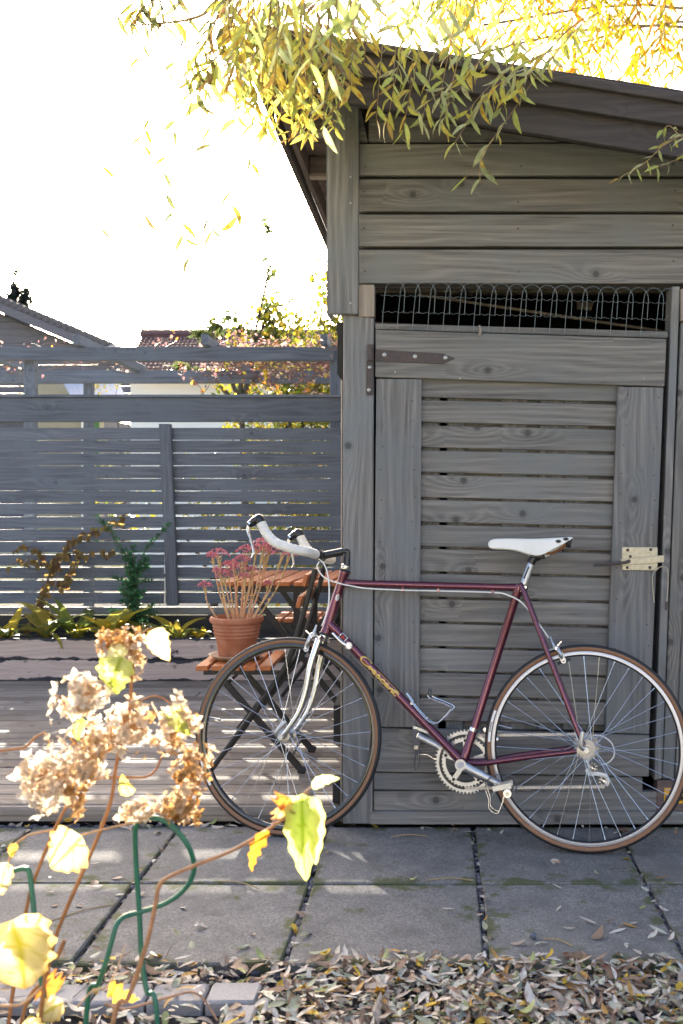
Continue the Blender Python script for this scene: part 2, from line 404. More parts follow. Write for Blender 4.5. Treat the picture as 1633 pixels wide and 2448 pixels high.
g = MB().add([(-400, -300, -0.045), (400, -300, -0.045), (400, 900, -0.045), (-400, 900, -0.045)], [(0, 1, 2, 3)])
tag(obj('ground', g, M_YARD, smooth=0), kind='structure')
gb = MB().add([(-2.6, 0.9, -0.035), (2.8, 0.9, -0.035), (2.8, 3.62, -0.035), (-2.6, 3.62, -0.035)], [(0, 1, 2, 3)])
tag(obj('gravel_bed', gb, M_GRIT, smooth=0), kind='structure')
fb = MB().add([(-2.6, 0.7, -0.020), (-0.462, 0.7, -0.020), (-0.462, 2.262, -0.020), (-2.6, 2.262, -0.020)], [(0, 1, 2, 3)])
tag(obj('flower_bed', fb, M_SOIL, smooth=0), kind='structure')

paving = thing('paving', None, None, (0, 3, 0), kind='structure')
jx = [-2.46, -1.94, -1.415, -0.899, -0.377, 0.131, 0.632, 1.145, 1.66, 2.17, 2.69]
for row, (y0, y1) in enumerate(((2.475, 2.978), (2.990, 3.495))):
    for i in range(len(jx) - 1):
        r = RND
        x0 = jx[i] + 0.0065 + r.uniform(-.002, .002); x1 = jx[i + 1] - 0.0065 + r.uniform(-.002, .002); dz = r.uniform(-.003, .003)
        c = [[[V(x + r.uniform(-.003, .003), y + r.uniform(-.004, .004), z + dz + (r.uniform(-.0015, .0015) if z > -.01 else 0)) for z in (-0.05, 0.0)] for y in (y0, y1)] for x in (x0, x1)]
        obj('slab', MB().hexa(c, 0.005), M_SLAB, paving)

# stone edging of the flower bed, bottom left
edging = thing('stone_edging', 'low edging of pale concrete blocks turning a corner round the flower bed', 'edging', (-0.45, 2.3, 0))
xs = [-0.405, -0.528, -0.662, -0.790, -0.925, -1.06, -1.19]
for i in range(len(xs) - 1):
    bx('block', (xs[i + 1] + .003, 2.262, -0.05), (xs[i] - .003, 2.352 + RND.uniform(-.003, .003), 0.012 + RND.uniform(-.002, .002)), M_BLOCK, edging, 0.006)
for y0, y1 in ((2.14, 2.256), (2.02, 2.134), (1.90, 2.014)):
    bx('block', (-0.466, y0, -0.05), (-0.402, y1, 0.010 + RND.uniform(-.002, .002)), M_BLOCK, edging, 0.006)

# deck
deck = thing('terrace_deck', None, None, (-2.2, 4.7, 0.06), kind='structure')
yy = 3.562; k = 0
while yy < 5.93:
    w_ = 0.1145
    x0 = -4.6; cut = RND.uniform(-3.4, -1.2) if k % 3 == 1 else None
    spans = [(x0, -0.342)] if cut is None else [(x0, cut - .002), (cut + .002, -0.342)]
    for (a, b_) in spans:
        bx('deck_board', (a, yy, 0.032), (b_, yy + w_, 0.060 + RND.uniform(-.0012, .0012)), M_DECK, deck, 0.004)
    yy += w_ + 0.006; k += 1
bx('edge_board', (-4.6, 3.532, 0.006), (-0.342, 3.556, 0.058), M_RAFT, deck, 0.003)
bx('edge_trim', (-4.6, 3.522, 0.030), (-0.342, 3.530, 0.054), M_RAFT, deck, 0.002)
bx('joist', (-4.6, 3.60, -0.04), (-0.36, 5.9, 0.029), M_DARKIN, deck, 0)

# ------------------------------------------------------------------ the shed
shed = thing('garden_shed', 'dark grey timber shed with a slatted door and overhanging roof behind the bicycle', 'shed', (0.4, 3.6, 0))
YW = 3.50
gaps = [(337.5, 343), (418.5, 427), (505, 512.5), (588.5, 596)]
XR = 2810
def roofpx(xw, Y): return PHY - (2.625 - .055 - .16 * (xw + .572) - CAMH) / Y * FPX      # underside of the roof above a point of the wall
def xat(y, Y): return (2.625 - .055 - (CAMH - (y - PHY) / FPX * Y)) / .16 - .572
def wallboard(x0, x1, t_, b_, Y):
    """a wall board, cut to the roof slope where it reaches it"""
    px = lambda xw: PCX + xw / Y * FPX
    xt = min(x1, px(xat(t_, Y))); xb = min(x1, px(xat(b_, Y)))
    if xt < x0 + 4: t_ = roofpx((x0 - PCX) / FPX * Y, Y); xt = x0 + 4
    fq('wall_board', [(x0, t_), (xt, t_), (xb, b_), (x0, b_)], Y, .022, M_SHED, shed)
tops = [262] + [b_ for a, b_ in gaps]; bots = [a for a, b_ in gaps] + [677]
for i, (t_, b_) in enumerate(zip(tops, bots)):
    if i == 0:
        wallboard(859, 879, 246, b_, YW); wallboard(881, XR, 246, b_, YW)
    else:
        j = RND.uniform(-.6, .6); wallboard(859, XR, t_ + j, b_, YW + RND.uniform(-.001, .002))
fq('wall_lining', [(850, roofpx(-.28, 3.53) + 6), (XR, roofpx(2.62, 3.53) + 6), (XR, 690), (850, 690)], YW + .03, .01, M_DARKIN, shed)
fq('corner_board', [(784, 215), (858.5, 215), (856, 750), (784, 750)], 3.462, .026, M_SHEDV, shed, up=True)
fq('corner_board_edge', [(781, 215), (792, 215), (792, 752), (781, 752)], 3.492, .09, M_SHEDV, shed, up=True)
fq('post_head', [(856, 680), (895, 680), (895, 757), (857, 757)], 3.476, .06, M_RAFT, shed, up=True)
fq('corner_post', [(821, 752), (894, 759), (891, 1970), (819, 1970)], 3.482, .10, M_SHEDV, shed, up=True)
fq('post_trim', [(815.5, 910), (820, 910), (818, 1966), (813.5, 1966)], 3.50, .04, M_RAFT, shed, up=True)
# cladding end at the corner: the dark shaped piece beside the post
prof = [(806, 771), (821, 771), (821, 910), (813, 905), (806, 893), (807, 796), (803, 788)]
mb = MB(); mb.disc([(W(p[0], p[1], 3.52).x, W(p[0], p[1], 3.52).z) for p in prof], 0.0, -0.05, Matrix.Translation((0, 3.52, 0)) @ Matrix.Rotation(R(90), 4, 'X'))
obj('cladding_end', mb, M_DARKIN, shed)
# side wall and rear walls
for i in range(17):
    z0 = 0.05 + i * 0.152
    bx('side_board', (-0.322, 3.60, z0), (-0.300, 5.6, z0 + 0.144), M_SHED, shed, 0.003, axis='y')
bx('ledger', (-0.372, 3.63, 0.262), (-0.326, 4.6, 0.40), M_DARKIN, shed, 0.003, axis='y')
bx('ledger', (-0.368, 3.56, 0.064), (-0.325, 3.62, 0.15), M_DARKIN, shed, 0.003, axis='y')
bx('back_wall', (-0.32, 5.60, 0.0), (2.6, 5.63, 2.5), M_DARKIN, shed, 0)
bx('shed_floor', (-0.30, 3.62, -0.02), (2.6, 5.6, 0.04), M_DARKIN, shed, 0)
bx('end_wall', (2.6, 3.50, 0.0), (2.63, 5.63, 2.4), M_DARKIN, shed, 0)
bx('purlin', (-0.28, 4.2, 2.02), (2.58, 4.26, 2.08), M_RAFT, shed, 0.003)
r1 = MB().tube([W(1000, 704, 3.9), W(1640, 800, 4.0)], 0.006, 6); obj('stored_rod', r1, M_RAFT, shed)
r1 = MB().tube([W(880, 770, 3.95), W(1640, 812, 3.8)], 0.005, 6); obj('stored_rod', r1, M_RUST, shed)
fq('stored_board', [(1380, 722), (1420, 722), (1414, 742), (1380, 738)], 4.1, .02, M_RAFT, shed)
# roof: two fascia boards, deck, barge and lookouts
def fas(xl, xr, tl, tr, bl, br, Y, th, name, mat): return fq(name, [(xl, tl), (xr, tr), (xr, br), (xl, bl)], Y, th, mat, shed)
fas(623, 3130, 130, 523, 211, 623, 3.200, .028, 'fascia_board', M_FASCIA)
fas(612, 3130, 56, 447, 141, 538, 3.170, .026, 'fascia_board', M_FASCIA)
xl = -0.572; zl = 2.625; zr = zl - 0.160 * 3.4
c = [[[V(xl, 3.15, zl), V(xl, 3.15, zl + .03)], [V(xl, 5.9, zl), V(xl, 5.9, zl + .03)]], [[V(xl + 3.4, 3.15, zr), V(xl + 3.4, 3.15, zr + .03)], [V(xl + 3.4, 5.9, zr), V(xl + 3.4, 5.9, zr + .03)]]]
obj('roof_sheet', MB().hexa(c, .003), M_FASCIA, shed)
for i in range(14):                                       # underside boards
    y0 = 3.235 + i * 0.19
    dz = -0.012
    c = [[[V(xl + .02, y0, zl - .032), V(xl + .02, y0, zl - .006)], [V(xl + .02, y0 + .184, zl - .032), V(xl + .02, y0 + .184, zl - .006)]],
         [[V(xl + 3.3, y0, zr - .030 + .016), V(xl + 3.3, y0, zr - .004 + .016)], [V(xl + 3.3, y0 + .184, zr - .030 + .016), V(xl + 3.3, y0 + .184, zr - .004 + .016)]]]
    obj('soffit_board', MB().hexa(c, .003), M_SOFF, shed)
bx('barge_board', (xl - .004, 3.232, 2.47), (xl + .018, 5.9, zl - .034), M_FASCIA, shed, .003, axis='y')
bx('barge_board', (xl + .022, 3.232, 2.50), (xl + .044, 5.9, zl - .040), M_SOFF, shed, .003, axis='y')
for y_ in (3.66, 4.15, 4.84, 5.4):
    bx('lookout', (xl + .046, y_, 2.51), (-0.30, y_ + .045, zl - .045), M_SOFF, shed, .003)
    bx('lookout_strip', (xl + .046, y_ - .002, 2.494), (-0.30, y_ + .047, 2.508), M_RAFT, shed, .002)
# side wall head board under the roof
bx('side_head_board', (-0.340, 3.58, 2.30), (-0.324, 5.6, 2.62), M_SOFF, shed, .003, axis='y')

# door (sagging a little on its hinge)
door = thing('door', None, None, tuple(W(897, 1300, 3.48)), parent=shed)
YD = 3.474
fq('ledge', [(897, 772), (1597, 792), (1597, 808), (897, 787)], YD + .012, .045, M_SHED, door)
fq('top_rail', [(898, 788), (1594, 810), (1589, 924), (897, 901)], YD, .024, M_SHED, door)
fq('stile', [(900, 905), (1008, 906), (1003, 1740), (893, 1738)], YD, .024, M_SHEDV, door, up=True)
fq('stile', [(1478, 924), (1587, 926), (1553, 1756), (1447, 1752)], YD, .024, M_SHEDV, door, up=True)
gl = [901 - 4] + [953.6 + 59.3 * i for i in range(14)]
gr = [914 - 4] + [964.5 + 59.5 * i for i in range(14)]
for i in range(14):
    e0 = RND.uniform(-1, 1); e1 = RND.uniform(-1, 1)
    fq('slat', [(1001, gl[i] + 3.3 + e0), (1490, gr[i] + 3.3 + e0), (1490, gr[i + 1] - 3.3 + e1), (1001, gl[i + 1] - 3.3 + e1)], YD + .026 + RND.uniform(-.001, .001), .018, M_SHED, door)
fq('backing_board', [(905, 910), (1580, 930), (1550, 1750), (900, 1740)], YD + .065, .01, M_SHED, door)
for x0, y0, y1 in ((1010, 952, 1016), (1345, 1024, 1090), (1200, 1145, 1205), (1290, 1490, 1500), (1050, 1610, 1670)):
    fq('back_batten', [(x0, 920), (x0 + 62, 920), (x0 + 58, 1745), (x0 - 4, 1745)], YD + .048, .02, M_SHEDV, door, up=True)
fq('bottom_rail', [(893, 1741), (1553, 1758), (1552, 1857), (893, 1845)], YD + .004, .024, M_SHED, door)
fq('bottom_batten', [(893, 1847), (1537, 1859), (1536, 1896), (893, 1888)], YD + .016, .02, M_SHED, door)
# strap hinge
h = MB(); 
for q in ([(897, 835), (1060, 845), (1060, 870), (897, 863)],):
    tl, tr, br, bl = [W(p[0], p[1], 3.470) for p in q]; d = V(0, .004, 0)
    h.hexa([[[bl, tl], [bl + d, tl + d]], [[br, tr], [br + d, tr + d]]], .001)
tip = [W(1060, 845, 3.470), W(1087, 856, 3.470), W(1060, 870, 3.470)]
h.add([p for p in tip] + [p + V(0, .004, 0) for p in tip], [(0, 1, 2), (3, 5, 4), (0, 3, 4, 1), (1, 4, 5, 2), (2, 5, 3, 0)])
h.tube([W(886, 824, 3.466), W(886, 862, 3.466)], .011, 10)
hinge = obj('strap_hinge', h, M_RUST, door)
fq('hinge_plate', [(877, 862), (893, 862), (891, 944), (876, 944)], 3.474, .004, M_RUST, shed, up=True)
def screw(px, py, Y, r, parent, mat=None, name='screw'):
    o = W(px, py, Y); m = MB().lathe([(0, .003), (r * .7, .0026), (r, .0008), (r, -.002)], 8, Matrix.Translation(o) @ Matrix.Rotation(R(90), 4, 'X'))
    return obj(name, m, mat or M_SCREW, parent)
for p in ((919, 848), (992, 852), (1065, 855)): screw(p[0], p[1], 3.468, .008, door, name='bolt')
for p in ((884, 878), (882, 932)): screw(p[0], p[1], 3.472, .007, shed, name='bolt')
for p in ((1100, 905), (945, 890), (1540, 905)): screw(p[0], p[1], 3.473, .003, door)
for py in (285, 423, 485, 725): screw(838, py, 3.461, .0045, shed)
for i in range(14):                                       # nail heads through the stiles into each slat
    for (xa, xb, ya) in ((915, 905, 946), (990, 986, 946), (1497, 1462, 952), (1572, 1540, 952)):
        t_ = i / 13; screw(xa + (xb - xa) * t_ + RND.uniform(-4, 4), ya + 59.3 * i + RND.uniform(-12, 12), 3.4735, .0024, door, M_RUST, 'nail')
for i in range(4):
    for x in (872, 1240, 1610): screw(x + RND.uniform(-6, 6), (380, 465, 550, 636)[i] + RND.uniform(-20, 20), 3.4985, .0028, shed, M_RUST, 'nail')
# sliding latch with its wire loop
latch = fq('latch', [(1487, 1307), (1573, 1308), (1573, 1365), (1487, 1364)], 3.468, .005, M_ZINC, door)
m = MB()
tl, tr, br, bl = [W(*p, 3.462) for p in ((1484, 1337), (1588, 1327), (1588, 1344), (1485, 1352))]; d = V(0, .005, 0)
m.hexa([[[bl, tl], [bl + d, tl + d]], [[br, tr], [br + d, tr + d]]], .001); obj('latch_bar', m, M_ZINC, latch)
obj('latch_handle', MB().tube([W(1421, 1351, 3.448), W(1495, 1345, 3.452), W(1506, 1341, 3.458)], .0055, 8), M_RUST, latch)
for p in ((1501, 1315), (1556, 1314), (1500, 1357), (1554, 1357), (1507, 1330)): screw(p[0], p[1], 3.467, .0055, latch, M_RUST, 'bolt')
obj('wire_loop', MB().tube(sm([W(1564, 1441, 3.455), W(1560, 1380, 3.452), W(1572, 1360, 3.45), W(1585, 1354, 3.45), W(1596, 1362, 3.45), W(1597, 1395, 3.452), W(1594, 1445, 3.455)], 5), .0016, 6), M_ZINC, latch)
obj('wire_grip', MB().tube([W(1594, 1438, 3.455), W(1593, 1458, 3.455)], .004, 6), M_RUST, latch)
# hoop-top wire along the opening over the door
wire = thing('wire_trim', None, None, tuple(W(1250, 740, 3.475)), parent=shed)
YH = 3.474
def hoop(cx):                                             # one hoop: long leg, round top, short leg
    s0 = (cx - 913) / 685 * 19.0
    pts = [W(cx, 788 + s0, YH), W(cx + 3, 745 + s0, YH), W(cx + 7, 706 + s0, YH)]
    for a in range(0, 9):
        t = PI - PI * a / 8; pts.append(W(cx + 8 + 23.5 + 23.5 * math.cos(t), 697 + s0 - 26 * math.sin(t), YH))
    pts += [W(cx + 54, 712 + s0, YH), W(cx + 52, 749 + s0, YH)]
    return pts
for i in range(19):
    obj('hoop', MB().tube(hoop(913 + 36.4 * i), .0010, 5, cap=False), M_GALV, wire)
for yb in (706, 745, 784):
    pts = []
    for k in range(150):
        x = 911 + 690 * k / 149
        pts.append(W(x, yb + (x - 913) / 685 * 19 + (1.3 if k % 4 in (1, 2) else -1.3), YH - .003))
    obj('crimped_wire', MB().tube(pts, .0009, 4, cap=False), M_GALV, wire)
obj('peg', MB().tube(sm([W(1146, 778, 3.468), W(1149, 790, 3.462), W(1146, 803, 3.466)], 4), [.004] * 4 + [.006] * 5, 6), M_RAFT, door)
# base boards and right-hand jamb
fq('base_board', [(893, 1892), (2810, 1896), (2810, 1940), (893, 1938)], 3.492, .03, M_SHED, shed)
bx('sill_board', tuple(W(884, 1972, 3.478) + V(0, 0, 0)), tuple(W(2820, 1941, 3.478) + V(0, .12, 0)), M_SHED, shed, .003)
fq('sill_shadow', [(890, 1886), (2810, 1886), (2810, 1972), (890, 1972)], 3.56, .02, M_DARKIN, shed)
fq('jamb', [(1607, 684), (1626, 684), (1583, 1862), (1564, 1866)], 3.486, .09, M_SHEDV, shed, up=True)
fq('right_board', [(1628, 770), (1668, 770), (1612, 1862), (1584, 1862)], 3.492, .03, M_SHED, shed, up=True)
fq('right_board', [(1670, 680), (1800, 680), (1800, 1862), (1614, 1862)], 3.490, .03, M_SHED, shed, up=True)
for xq in range(1802, 2800, 141): fq('right_board', [(xq, 680), (xq + 139, 680), (xq + 139, 1894), (xq, 1894)], 3.490 + RND.uniform(0, .002), .03, M_SHED, shed, up=True)
fq('right_block', [(1627.5, 690), (1668, 690), (1668, 767), (1627.5, 767)], 3.478, .05, M_RAFT, shed, up=True)
fq('right_foot', [(1572, 1866), (1800, 1866), (1800, 1939), (1570, 1939)], 3.488, .06, wood('red_brown_foot_block', (0.17, 0.12, 0.105), (0.10, 0.07, 0.065)), shed)
# price sticker with its print
stk = fq('sticker', [(1588.5, 1884), (1640, 1884), (1640, 1921), (1588, 1921)], 3.4865, .001, M_YEL, shed, bev=0)
fq('sticker_panel', [(1591.5, 1902), (1640, 1902), (1640, 1915), (1591, 1915)], 3.4855, .0008, M_BLACKP, stk, bev=0)
def text_mb(s, size, bold=0.0, shear=0.0):
    cu = bpy.data.curves.new('print', 'FONT'); cu.body = s; cu.size = size; cu.offset = bold; cu.shear = shear; cu.resolution_u = 3
    o = bpy.data.objects.new('print', cu); COL.objects.link(o); dg = bpy.context.evaluated_depsgraph_get(); e = o.evaluated_get(dg)
    me = e.to_mesh(); mb = MB().add([v.co.copy() for v in me.vertices], [list(p.vertices) for p in me.polygons]); e.to_mesh_clear()
    bpy.data.objects.remove(o); bpy.data.curves.remove(cu); return mb
def put_text(name, s, size, fn, mat, parent, bold=0.0, shear=0.0):
    mb = text_mb(s, size, bold, shear); mb.v = [tuple(fn(Vector(p))) for p in mb.v]; return obj(name, mb, mat, parent, smooth=0)
o_ = W(1593.5, 1912.5, 3.4852)
put_text('print', '"4" x', 0.0145, lambda p: o_ + V(p.x, 0, p.y), M_WHITE, stk, .0002)
for q in ([(1592.5, 1904), (1640, 1904), (1640, 1904.8), (1592.5, 1904.8)], [(1592.5, 1912.9), (1640, 1912.9), (1640, 1913.6), (1592.5, 1913.6)]): fq('print_line', q, 3.4850, .0003, M_YEL, stk, bev=0)
for i, x in enumerate((1592, 1596, 1600, 1604, 1609, 1613, 1617, 1621)):
    fq('print_mark', [(x, 1886), (x + 2.8, 1886.2), (x + 2.6, 1891 - i % 2), (x, 1890.5)], 3.4856, .0004, M_GREYP, stk, bev=0)

# ------------------------------------------------------------------ planter, fence, pergola
planter = thing('raised_planter', 'long raised bed with flaking painted boards at the back of the deck', 'planter', (-2.2, 6.1, 0.06))
bx('planter_board', (-4.6, 5.935, 0.062), (-0.345, 5.965, 0.186), M_PLANT, planter, .004)
bx('planter_board', (-4.6, 5.935, 0.189), (-0.345, 5.965, 0.313), M_PLANT, planter, .004)
for x in (-1.9, -3.3): bx('planter_cleat', (x, 5.966, 0.07), (x + .06, 5.99, 0.30), M_PLANT, planter, .003, axis='z')
mb = MB(); nx, ny = 120, 16; vs_ = []; fs_ = []
for j in range(ny + 1):
    for i in range(nx + 1):
        vs_.append((-4.6 + 4.26 * i / nx, 5.967 + .41 * j / ny, 0.275 + RND.uniform(-.012, .018)))
for j in range(ny):
    for i in range(nx): a = j * (nx + 1) + i; fs_.append((a, a + 1, a + nx + 2, a + nx + 1))
obj('soil', mb.add(vs_, fs_), M_SOIL, planter, smooth=180, kind='stuff')
bx('liner_board', (-4.6, 6.378, 0.20), (-0.345, 6.392, 0.398), M_BLACKP, planter, .002)

fence = thing('slatted_fence', 'blue-grey fence of horizontal slats with a wide top board behind the planter', 'fence', (-2.2, 6.4, 0))
YF = 6.40
def zy(y, Y=YF): return CAMH - (y - PHY) / FPX * Y
segs = [(-4.7, -1.745), (-1.735, -0.345)]
for i in range(14):
    zt = zy(1022.6 + 30.3 * i); zb = zt - (.0696 if i > 4 else .0775) + RND.uniform(-.001, .001)
    for (a, b_) in segs:
        y0 = YF + RND.uniform(-.001, .003); n_ = 8; b0 = RND.uniform(-.0018, .0018); b1 = RND.uniform(-.0018, .0018); bow = RND.uniform(-.003, .003); wv = RND.uniform(0, 6)
        m = MB(); vs_ = []                                # a slightly bowed, uneven slat
        for q in range(n_ + 1):
            u = q / n_; x = a + (b_ - a) * u; dz = b0 * (1 - u) + b1 * u + bow * math.sin(PI * u) + .0007 * math.sin(9 * u + wv)
            vs_ += [V(x, y0, zb + dz), V(x, y0, zt + dz + .0006 * math.sin(14 * u + wv)), V(x, YF + .011, zt + dz), V(x, YF + .011, zb + dz)]
        fs_ = [(0, 1, 2, 3), (4 * n_ + 3, 4 * n_ + 2, 4 * n_ + 1, 4 * n_)]
        for q in range(n_):
            for e in range(4): fs_.append((4 * q + e, 4 * q + (e + 1) % 4, 4 * q + 4 + (e + 1) % 4, 4 * q + 4 + e))
        obj('slat', m.add(vs_, fs_), M_FENCE, fence, smooth=0)
bx('bottom_board', (-4.7, YF, 0.402), (-0.345, YF + .02, 0.449), M_SHED, fence, .002)
bx('top_board', (-4.7, YF - .018, zy(1009)), (-0.345, YF + .012, zy(951.5)), M_FENCE, fence, .003)
bx('cap_board', (-4.7, YF - .03, zy(951)), (-2.155, YF + .06, zy(944)), M_FENCE, fence, .003)
bx('cap_board', (-2.150, YF - .03, zy(951)), (-0.345, YF + .06, zy(944)), M_FENCE, fence, .003)
mb = MB(); a = [W(*p, 6.355) for p in ((379, 1013), (407, 1013), (425, 1448), (398, 1448))]; d = V(0, .042, 0)
mb.hexa([[[a[3], a[0]], [a[3] + d, a[0] + d]], [[a[2], a[1]], [a[2] + d, a[1] + d]]], .003); obj('post', mb, M_FENCE, fence, rot=ROTZ)
bx('post', (-0.405, 6.42, 0.0), (-0.345, 6.48, 1.80), M_FENCE, fence, .003, axis='z')

pergola = thing('pergola', 'low grey pergola of beams and joists carrying dry creeper behind the fence', 'pergola', (-2, 7.2, 0))
bx('beam', (-5.4, 6.66, zy(862, 6.66)), (-0.68, 6.705, zy(829, 6.66)), M_FENCE, pergola, .004)
bx('beam', (-5.4, 7.96, zy(916, 7.96)), (-0.68, 8.0, zy(885, 7.96)), M_FENCE, pergola, .004)
for x in (-0.712, -2.775): 
    bx('post', (x, 6.71, 0), (x + .07, 6.78, zy(830, 6.66)), M_FENCE, pergola, .004, axis='z')
    bx('post', (x - .06, 8.01, 0), (x + .01, 8.08, 2.1), M_FENCE, pergola, .004, axis='z')
for x in (-0.76, -1.55, -2.40, -3.28, -4.1):
    z0 = zy(829, 6.66); z1 = zy(884, 7.96)
    c = [[[V(x + i * .045, y, z + .002 + k * .07) for k in (0, 1)] for (y, z) in ((6.58, z0), (8.12, z1 - .02))] for i in (0, 1)]
    obj('joist', MB().hexa(c, .004), M_FENCE, pergola, rot=ROTY)

# ------------------------------------------------------------------ the bicycle, in its own frame: x to the rear, y away from us, z up
def bike():
    Rc = V(.4896, 3.230, 0); Fc = V(-.520, 3.385, 0); e = (Fc - Rc).normalized(); X = -e
    n = V(e.y, -e.x, 0); b = R(8); U = n * math.sin(b) + V(0, 0, 1) * math.cos(b); Y = U.cross(X)
    T = Matrix(((X.x, Y.x, U.x, Rc.x), (X.y, Y.y, U.y, Rc.y), (X.z, Y.z, U.z, Rc.z), (0, 0, 0, 1)))
    bk = thing('road_bicycle', 'burgundy road bicycle with white saddle and white bar tape leaning on the shed', 'bicycle', Rc)
    bk_M = MW[bk.name] = T; bk.matrix_world = T
    A = V(.06, 0, .2069).normalized(); P0 = V(-.837, 0, .9012)
    S = T @ Matrix.Translation(P0) @ Matrix.Rotation(R(-3), 4, A) @ Matrix.Translation(-P0)
    def P(name, mb, mat, parent=bk, st=False, smooth=40): return obj(name, mb, mat, parent, T=S if st else T, smooth=smooth)
    def cyl(a, b_, r, n=14): return MB().tube([a, b_], r, n)
    AX = Matrix.Rotation(R(90), 4, 'X')                   # lathe axis along y (towards -y)
    def ax(c, flip=False): return Matrix.Translation(Vector(c)) @ AX
    # ---- frame
    fr = thing('frame', None, None, (0, 0, 0), parent=bk); fr.matrix_local = Matrix.Identity(4); MW[fr.name] = T
    HB = V(-.897, 0, .6943); HT = V(-.837, 0, .9012); ST = V(-.2249, 0, .8629); BB = V(-.4078, 0, .2733); RH = V(0, 0, .3376)
    P('head_tube', MB().tube([HB - A * .004, HB + A * .004, HB + A * .012, HT - A * .012, HT - A * .004, HT + A * .004], [.0185, .0185, .0163, .0163, .0185, .0185], 18), M_PAINT, fr)
    P('top_tube', MB().tube([(-.832, 0, .8662), (-.795, 0, .8657), (-.790, 0, .8657), (-.262, 0, .8592), (-.257, 0, .8591), (-.226, 0, .8588)], [.0143, .0138, .0127, .0127, .0138, .0143], 16), M_PAINT, fr)
    dta = HB + A * .035; dtd = (BB - dta).normalized()
    P('down_tube', MB().tube([dta, dta + dtd * .045, dta + dtd * .05, BB - dtd * .05, BB - dtd * .045, BB], [.0162, .0156, .0143, .0143, .0156, .016], 16), M_PAINT, fr)
    sd = (BB - ST).normalized()
    P('seat_tube', MB().tube([ST - sd * .004, ST + sd * .03, ST + sd * .034, BB - sd * .05, BB - sd * .045, BB], [.0165, .0160, .0143, .0143, .0158, .016], 16), M_PAINT, fr)
    P('bottom_bracket', MB().tube([BB + V(0, -.034, 0), BB + V(0, .034, 0)], .0195, 16), M_PAINT, fr)
    for s in (-1, 1):
        P('seat_stay', MB().tube(sm([ST + V(.006, s * .012, .004), ST + V(.022, s * .024, -.032), V(-.083, s * .05, .532), V(-.018, s * .062, .372), V(-.006, s * .063, .350)], 5), [.0085] * 15 + [.0078] * 5 + [.0062], 12), M_PAINT, fr)
        P('chain_stay', MB().tube(sm([BB + V(.012, s * .02, .001), V(-.33, s * .036, .279), V(-.1916, s * .052, .3042), V(-.03, s * .063, .331)], 5), [.0095] * 10 + [.0085] * 5 + [.0070], 12), M_PAINT, fr)
        m = MB(); m.disc([(-.032, .338), (-.008, .356), (.010, .350), (.012, .334), (.004, .322), (-.010, .324), (-.034, .326)], s * .061 - .002, s * .061 + .002, Matrix(((1, 0, 0, 0), (0, 0, 1, 0), (0, 1, 0, 0), (0, 0, 0, 1))))
        P('dropout', m, M_HUB, fr)
    P('brake_bridge', cyl((-.099, -.046, .574), (-.099, .046, .574), .006), M_PAINT, fr)
    P('seat_bolt', MB().tube([ST + V(.021, -.014, -.003), ST + V(.021, .014, -.003)], .009, 12), M_RUBBER, fr)
    P('bolt_head', MB().tube([ST + V(.021, -.0165, -.003), ST + V(.021, -.0135, -.003)], .005, 10), M_CHROME, fr)
    for x in (-.6262, -.5025, -.3144): P('cable_clip', MB().box((x - .004, -.006, .838), (x + .004, .004, .855), .001), M_PAINT, fr)
    # head badge and prints
    hc = HB + A * .128; hn = (V(0, -1, 0)).normalized()
    def onhead(p, c=hc, r=.0166): # wrap flat (x,y) around the head tube
        a = p.x / r; f = A.cross(V(0, 1, 0)).normalized()
        return c + A * p.y + V(0, -1, 0) * (r * math.cos(a)) - f * (r * math.sin(a)) * -1
    m = MB(); ng = 14; pts = [(0, 0)] + [(.0095 * math.cos(2 * PI * k / ng) * .8 - .008, .0125 * math.sin(2 * PI * k / ng)) for k in range(ng)]
    pts[0] = (-.008, 0); m.add([onhead(V(p[0], p[1], 0), r=.0168) for p in pts], [(0, 1 + k, 1 + (k + 1) % ng) for k in range(ng)]); P('head_badge', m, M_ALU, fr, smooth=0)
    m = MB(); pts = [(.6 * .0095 * math.cos(2 * PI * k / ng) * .8 - .008, .6 * .0125 * math.sin(2 * PI * k / ng)) for k in range(ng)]
    m.add([onhead(V(p[0], p[1], 0), r=.0172) for p in pts], [list(range(ng))]); P('badge_centre', m, M_GREYP, fr, smooth=0)
    side = dtd.cross(V(0, 1, 0)).normalized()
    if side.z < 0: side = -side
    def ontube(p, org, r=.01455):                        # x along the down tube, y around it (up positive)
        a = p.y / r; return org + dtd * p.x + V(0, -1, 0) * (r * math.cos(a)) + side * (r * math.sin(a))
    # script lettering drawn as brush strokes
    org = V(-.7600, 0, .6172); org = dta + dtd * ((org - dta).dot(dtd))
    E_ = [(0, .30), (.22, .36), (.36, .55), (.22, .68), (.05, .50), (.06, .20), (.25, .05), (.45, .18)]
    strokes = [[(1.05, 1.28), (.75, 1.52), (.35, 1.38), (.08, .85), (.12, .25), (.45, -.02), (.85, .12), (1.15, .45)],
               [(1.10, .0), (1.18, .62), (1.32, .45), (1.50, .66)], [(1.20, .02), (1.45, .6)],
               [(x + 1.5, y) for x, y in E_], [(2.0, .18), (2.22, .68), (2.40, .36), (2.28, .02), (2.05, .08)], [(2.40, .36), (2.55, .12)],
               [(2.98, .58), (2.80, .68), (2.60, .42), (2.66, .08), (2.88, .04), (3.05, .2)],
               [(x + 3.05, y) for x, y in E_],
               [(3.55, .0), (3.62, .66)], [(3.58, .05), (3.82, .64), (3.98, .5), (3.94, .05), (4.15, .18)],
               [(4.32, 1.12), (4.18, .45), (4.25, .03), (4.5, .14)], [(4.02, .80), (4.62, .86)], [(1.9, 1.12), (3.0, 1.16), (4.5, 1.20)]]
    m = MB(); sc = .0395; lw = .0062
